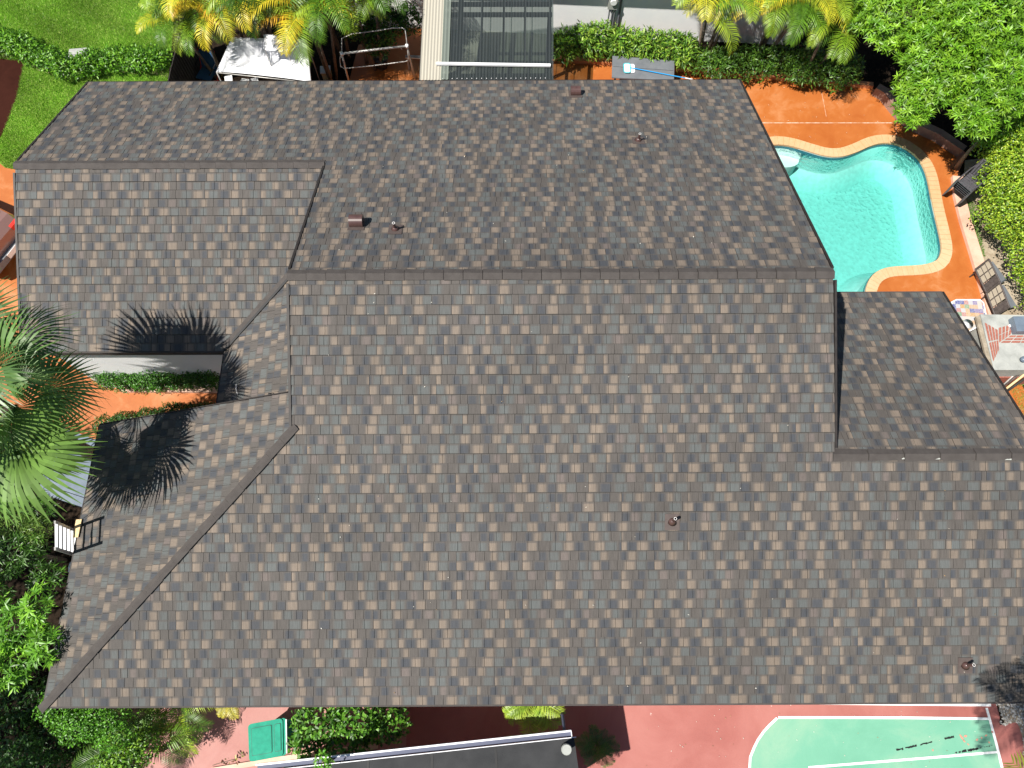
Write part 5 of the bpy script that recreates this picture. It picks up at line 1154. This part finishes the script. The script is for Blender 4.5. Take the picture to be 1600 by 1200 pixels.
# ladder rising beside the eave
la, lb_ = at(128, 842, 2.6), at(97, 826, 3.85)
ld = thing('ladder', (la.x, la.y, 0), 'white metal ladder standing against the left eave', 'ladder')
top = Vector((XH + .20, la.y - .10, 3.7)); base = Vector((XH - .95, la.y + .10, 0.)); rd = Vector((-.22, 1, 0)).normalized()
for s in (-1, 1): off_ = rd * .25 * s; mb = MB(); mb.beam(base + off_, top + off_, .03, .06, up=rd); mb.build('ladder_rail', M['metal'], ld)
for k in range(13):
    p = base.lerp(top, (k + .6) / 13); mb = MB(); mb.box(p, (.05, .47, .022), .217); mb.build('rung', M['white'], ld)
p = P_H.pix(127, 826); mb = MB(); mb.box(p + P_H.N * .03 + Vector((-.05, 0, 0)), (.36, .16, .018), ax=(P_H.U, P_H.V, P_H.N)); tag(mb.build('plywood_scrap', M['tan']), 'strip of raw plywood lying on the roof edge beside the ladder', 'board')
p = at(107, 884, .5); o = thing('plastic_bag', (p.x, p.y, 0), 'crumpled pale plastic bag below the left eave', 'bag')
V_, O_ = blob_points([(p.x, p.y, .2, .14, .18, .2)], 60, .8, -1); mb = MB(); nU, nV = 10, 7; G_ = []
for i in range(nU):
    row = []
    for j in range(nV + 1): th = 2 * math.pi * i / nU; ph = math.pi * j / nV; r = .15 * random.uniform(.75, 1.2); row.append(Vector((p.x + r * math.sin(ph) * math.cos(th), p.y + r * 1.2 * math.sin(ph) * math.sin(th), .2 + .2 * math.cos(ph))))
    G_.append(row)
for i in range(nU):
    for j in range(nV): mb.face([G_[i][j], G_[(i + 1) % nU][j], G_[(i + 1) % nU][j + 1], G_[i][j + 1]])
mb.build('bag_body', M['white'], o)

# parked car, only its rear corner in frame
c0 = at(-8, 372, .9)
car = thing('parked_car', (c0.x - 1.9, c0.y + .85, 0), 'dusty pinkish-brown car parked on the orange driveway, only its rear corner showing', 'car')
ang = math.radians(-25); CRt = Matrix.Rotation(ang, 3, 'Z')
def CW_(x, y, z): v = CRt @ Vector((x, y, 0)); return Vector((car.location.x + v.x, car.location.y + v.y, z))
prof = [(-2.25, .35, .72), (-2.2, .62, .80), (-1.3, .86, .86), (-.75, .92, .88), (.0, .95, .88), (1.2, .97, .88), (1.95, .95, .85), (2.18, .80, .80), (2.22, .40, .76)]
mb = MB()
def ring(x, zt, hw): return [CW_(x, -hw, .22), CW_(x, -hw, .45), CW_(x, -hw * .99, zt * .8), CW_(x, -hw * .90, zt), CW_(x, 0, zt + .03), CW_(x, hw * .90, zt), CW_(x, hw * .99, zt * .8), CW_(x, hw, .45), CW_(x, hw, .22)]
rs = [ring(*q_) for q_ in prof]
for a, b in zip(rs[:-1], rs[1:]):
    for i in range(8): mb.face([a[i], a[i + 1], b[i + 1], b[i]])
    mb.face([a[8], a[0], b[0], b[8]])
mb.face(rs[0]); mb.face(rs[-1][::-1]); mb.build('body', M['carpaint'], car)
cb_ = [(-.95, .93, .72), (-.25, 1.38, .60), (.9, 1.42, .60), (1.75, 1.0, .70)]; mb = MB(); rr_ = [[CW_(x, -hw, z), CW_(x, hw, z)] for x, z, hw in cb_]
for a, b in zip(rr_[:-1], rr_[1:]): mb.face([a[0], b[0], b[1], a[1]], mi=0 if (a is rr_[1]) else 1)
for s in (0, 1): mb.face([r[s] for r in rr_] + [CW_(1.75, (.72 if s else -.72), .9), CW_(-.95, (.72 if s else -.72), .9)], mi=1)
mb.build('cabin', [M['carpaint'], M['glass']], car)
for x in (-1.4, 1.35):
    for s in (-1, 1): mb = MB(); mb.tube([CW_(x, s * .62, .32), CW_(x, s * .84, .32)], .32, 20); wh = mb.build('wheel', M['rubber'], car, smooth=True); mb = MB(); mb.tube([CW_(x, s * .84, .32), CW_(x, s * .852, .32)], .2, 14); mb.build('rim', M['metal'], wh)
for s in (-1, 1): mb = MB(); mb.box(CW_(2.17, s * .62, .78), (.10, .28, .14), ang); mb.build('tail_light', M['red'], car)
mb = MB(); mb.box(CW_(2.26, 0, .42), (.12, 1.6, .2), ang); bp = mb.build('bumper', M['greyboard'], car)
mb = MB(); mb.box(CW_(2.335, 0, .45), (.012, .36, .16), ang); mb.build('number_plate', M['white'], bp)

# ---------------- bottom ----------------
# shed with gutter
sz = 2.35
s_a, s_b, s_c, s_d = at2(400, 1206, sz), at2(897, 1152, sz), at2(912, 1260, sz), at2(380, 1330, sz)
sh = thing('garden_shed', (s_b[0] - 1.5, s_b[1] - 1, 0), 'low shed with a dark flat roof and white gutter facing the house', 'shed')
mb = MB(); mb.prism([s_a, s_b, s_c, s_d], sz - .08, sz); mb.build('roof', M['shedroof'], sh)
ins = offset_loop(ccw([s_a, s_b, s_c, s_d]), -.15); mb = MB(); mb.prism(ins, 0, sz - .08); mb.build('wall', M['stucco'], sh)
ga, gb = Vector((*s_a, sz - .03)), Vector((*s_b, sz - .03)); gd = (gb - ga).normalized(); gn = Vector((-gd.y, gd.x, 0)); gb -= gd * .04
gt = MB(); gt.beam(ga + gn * .115, gb + gn * .115, .03, .11); gt.build('gutter_lip', M['gutter'], sh)
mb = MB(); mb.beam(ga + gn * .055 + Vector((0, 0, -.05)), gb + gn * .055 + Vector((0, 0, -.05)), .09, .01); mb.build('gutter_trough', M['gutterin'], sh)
mb = MB(); mb.box(gb + gn * .055 + Vector((0, 0, -.01)), (.012, .12, .10), math.atan2(gd.y, gd.x)); mb.build('gutter_end', M['gutter'], sh)
mb = MB(); mb.beam(ga + Vector((0, 0, .035)), gb + gd * .08 + Vector((0, 0, .035)), .012, .012); mb.build('drip_edge', M['gutter'], sh)
mb = MB(); p = gb + gn * .1 - gd * .12; mb.tube([p + Vector((0, 0, -.06)), p + Vector((0, .25, -.5)), p + Vector((-.02, .3, -2.2))], .03, 8); mb.build('downpipe', M['gutterin'], sh)
p = at(886, 1172, 2.85); b_ = at(886, 1172, 2.85); vp = MB(); vp.tube([(p.x, p.y, sz), (p.x, p.y, 2.75)], .075, 14); vo = vp.build('vent_pipe', M['black'], sh, smooth=True)
mb = MB(); mb.tube([(p.x, p.y, 2.75), (p.x, p.y, 2.80)], [.10, .085], 14); mb.build('vent_cap', M['concrete'], vo)
for k in range(3):
    u = .35 + .2 * k; q0 = Vector(s_a).lerp(Vector(s_b), u); q1 = Vector(s_d).lerp(Vector(s_c), u); mb = MB(); mb.beam((*q0, sz + .004), (*q1, sz + .004), .04, .006); mb.build('roofing_seam', M['black'], sh)

# green wheelie bin
bzt = 1.0
bq = [at(387, 1132, bzt), at(447, 1121, bzt), at(448, 1180, bzt), at(389, 1191, bzt)]
bn = thing('wheelie_bin', ((bq[0].x + bq[2].x) / 2, (bq[0].y + bq[2].y) / 2, 0), 'green wheelie bin standing on the pink paving next to the shrub', 'bin')
def bl_(u, v, z, ins=0.): p = bq[0].lerp(bq[1], u).lerp(bq[3].lerp(bq[2], u), v); c = Vector((bn.location.x, bn.location.y, 0)); p = Vector((p.x, p.y, 0)); return (p.x + (c.x - p.x) * ins, p.y + (c.y - p.y) * ins, z)
def rquad(z, ins, r=.12, n=4):
    P = []
    for (cu, cv, a0) in ((1 - r, 1 - r, 0), (r, 1 - r, 90), (r, r, 180), (1 - r, r, 270)):
        for k in range(n + 1): a = math.radians(a0 + 90 * k / n); P.append(bl_(cu + r * math.cos(a), cv + r * math.sin(a), z, ins))
    return P
mb = MB(); lv = [rquad(.06, .22), rquad(.9, .06), rquad(.93, .0), rquad(.96, .0)]
for a, b in zip(lv[:-1], lv[1:]):
    for i in range(len(a)): j = (i + 1) % len(a); mb.face([a[j], a[i], b[i], b[j]])
mb.face(lv[-1][::-1]); mb.face(lv[0]); mb.build('bin_body', M['bin'], bn)
def rpatch(u0, u1, v0, v1, z0, z1, r=.03, n=4):
    P = []
    for (cu, cv, a0) in ((u1 - r, v1 - r, 0), (u0 + r, v1 - r, 90), (u0 + r, v0 + r, 180), (u1 - r, v0 + r, 270)):
        for k in range(n + 1): a = math.radians(a0 + 90 * k / n); P.append(bl_(cu + r * math.cos(a), cv + r * math.sin(a), z0)[:2])
    m_ = MB(); m_.prism(P, z0, z1); return m_
rpatch(.0, .9, 0, 1, .962, .985, .09).build('lid', M['bin'], bn)
for o_ in ((.08, .62, .12, .86), (.68, .86, .12, .86)): rpatch(*o_, .986, .992, .04).build('lid_recess', M['bindark'], bn); u0, u1, v0, v1 = o_; rpatch(u0 + .012, u1 - .012, v0 + .012, v1 - .012, .986, 1.0, .04).build('lid_panel', M['bin'], bn)
mb = MB(); a, b = Vector(bl_(.985, .05, .95)), Vector(bl_(.985, .95, .95)); mb.tube([a, b], .016, 8); mb.build('handle', M['gutter'], bn)
for v in (.12, .88): a = Vector(bl_(.98, v, .1)); mb = MB(); mb.tube([a + Vector((0, -.03, 0)), a + Vector((0, .03, 0))], .1, 14); mb.build('wheel', M['rubber'], bn, smooth=True)

kerb('kerb', [at2(x, y, .06) for x, y in ((330, 1204), (420, 1189), (500, 1176), (590, 1166))], .10, .06, 'curb', 'thin pink kerb running beside the shed gutter')
# litter twigs with dry leaves
tg = thing('twig', at(345, 1188, 0), 'dry vine twig with curled leaves lying on the pink paving', 'twig')
mb = MB(); tp = [at(x, y, .03) for x, y in ((332, 1196), (345, 1192), (357, 1189), (368, 1186), (376, 1181), (382, 1179))]; mb.tube(tp, .006, 5); mb.build('stem', M['bark'], tg)
for k in range(14):
    P = np.array([list(tp[RNG.integers(0, 6)] + Vector((RNG.uniform(-.06, .06), RNG.uniform(-.05, .05), .01)))]); V, F = leaf_arrays(P, rnd_dirs(1, .1), np.array([[0., .1, 1.]]), RNG.uniform(.05, .1, 1), RNG.uniform(.03, .05, 1))
    np_mesh('dry_leaf', V, F, M['leaf'], np.repeat(pick_cols(1, ((.16, .07, .03), (.3, .3, .06), (.1, .05, .03))), 4, 0), tg)
# scattered dry leaves and grit on roof, deck and court
P = []
for k in range(70):
    x, y = random.uniform(120, 1590), random.uniform(455, 1085)
    if x > 470 and not (x > 1300 and y < 720): P.append(P_N.pix(x, y) + P_N.N * .03)
for k in range(30): P.append(P_F.pix(random.uniform(480, 1140), random.uniform(150, 400)) + P_F.N * .03)
for k in range(60): P.append(at(random.uniform(990, 1540), random.uniform(1100, 1199), .022))
for k in range(60): P.append(at(random.uniform(1190, 1400), random.uniform(130, 225), .012))
n = len(P); P = np.array([tuple(q) for q in P]); D = rnd_dirs(n, .02); D[:, 2] *= .15; D /= np.linalg.norm(D, axis=1, keepdims=True)
V, F = leaf_arrays(P, D, np.tile((0., .05, 1.), (n, 1)), RNG.uniform(.012, .04, n), RNG.uniform(.010, .022, n))
tag(np_mesh('leaf_litter', V, F, M['leaf'], np.repeat(pick_cols(n, ((.55, .50, .42), (.3, .2, .1), (.6, .58, .52))), 4, 0)), 'tiny dry leaves and grit scattered over roof, deck and court', 'leaf litter', kind='stuff')
print('panels', PANELS, 'objects', len(bpy.data.objects))
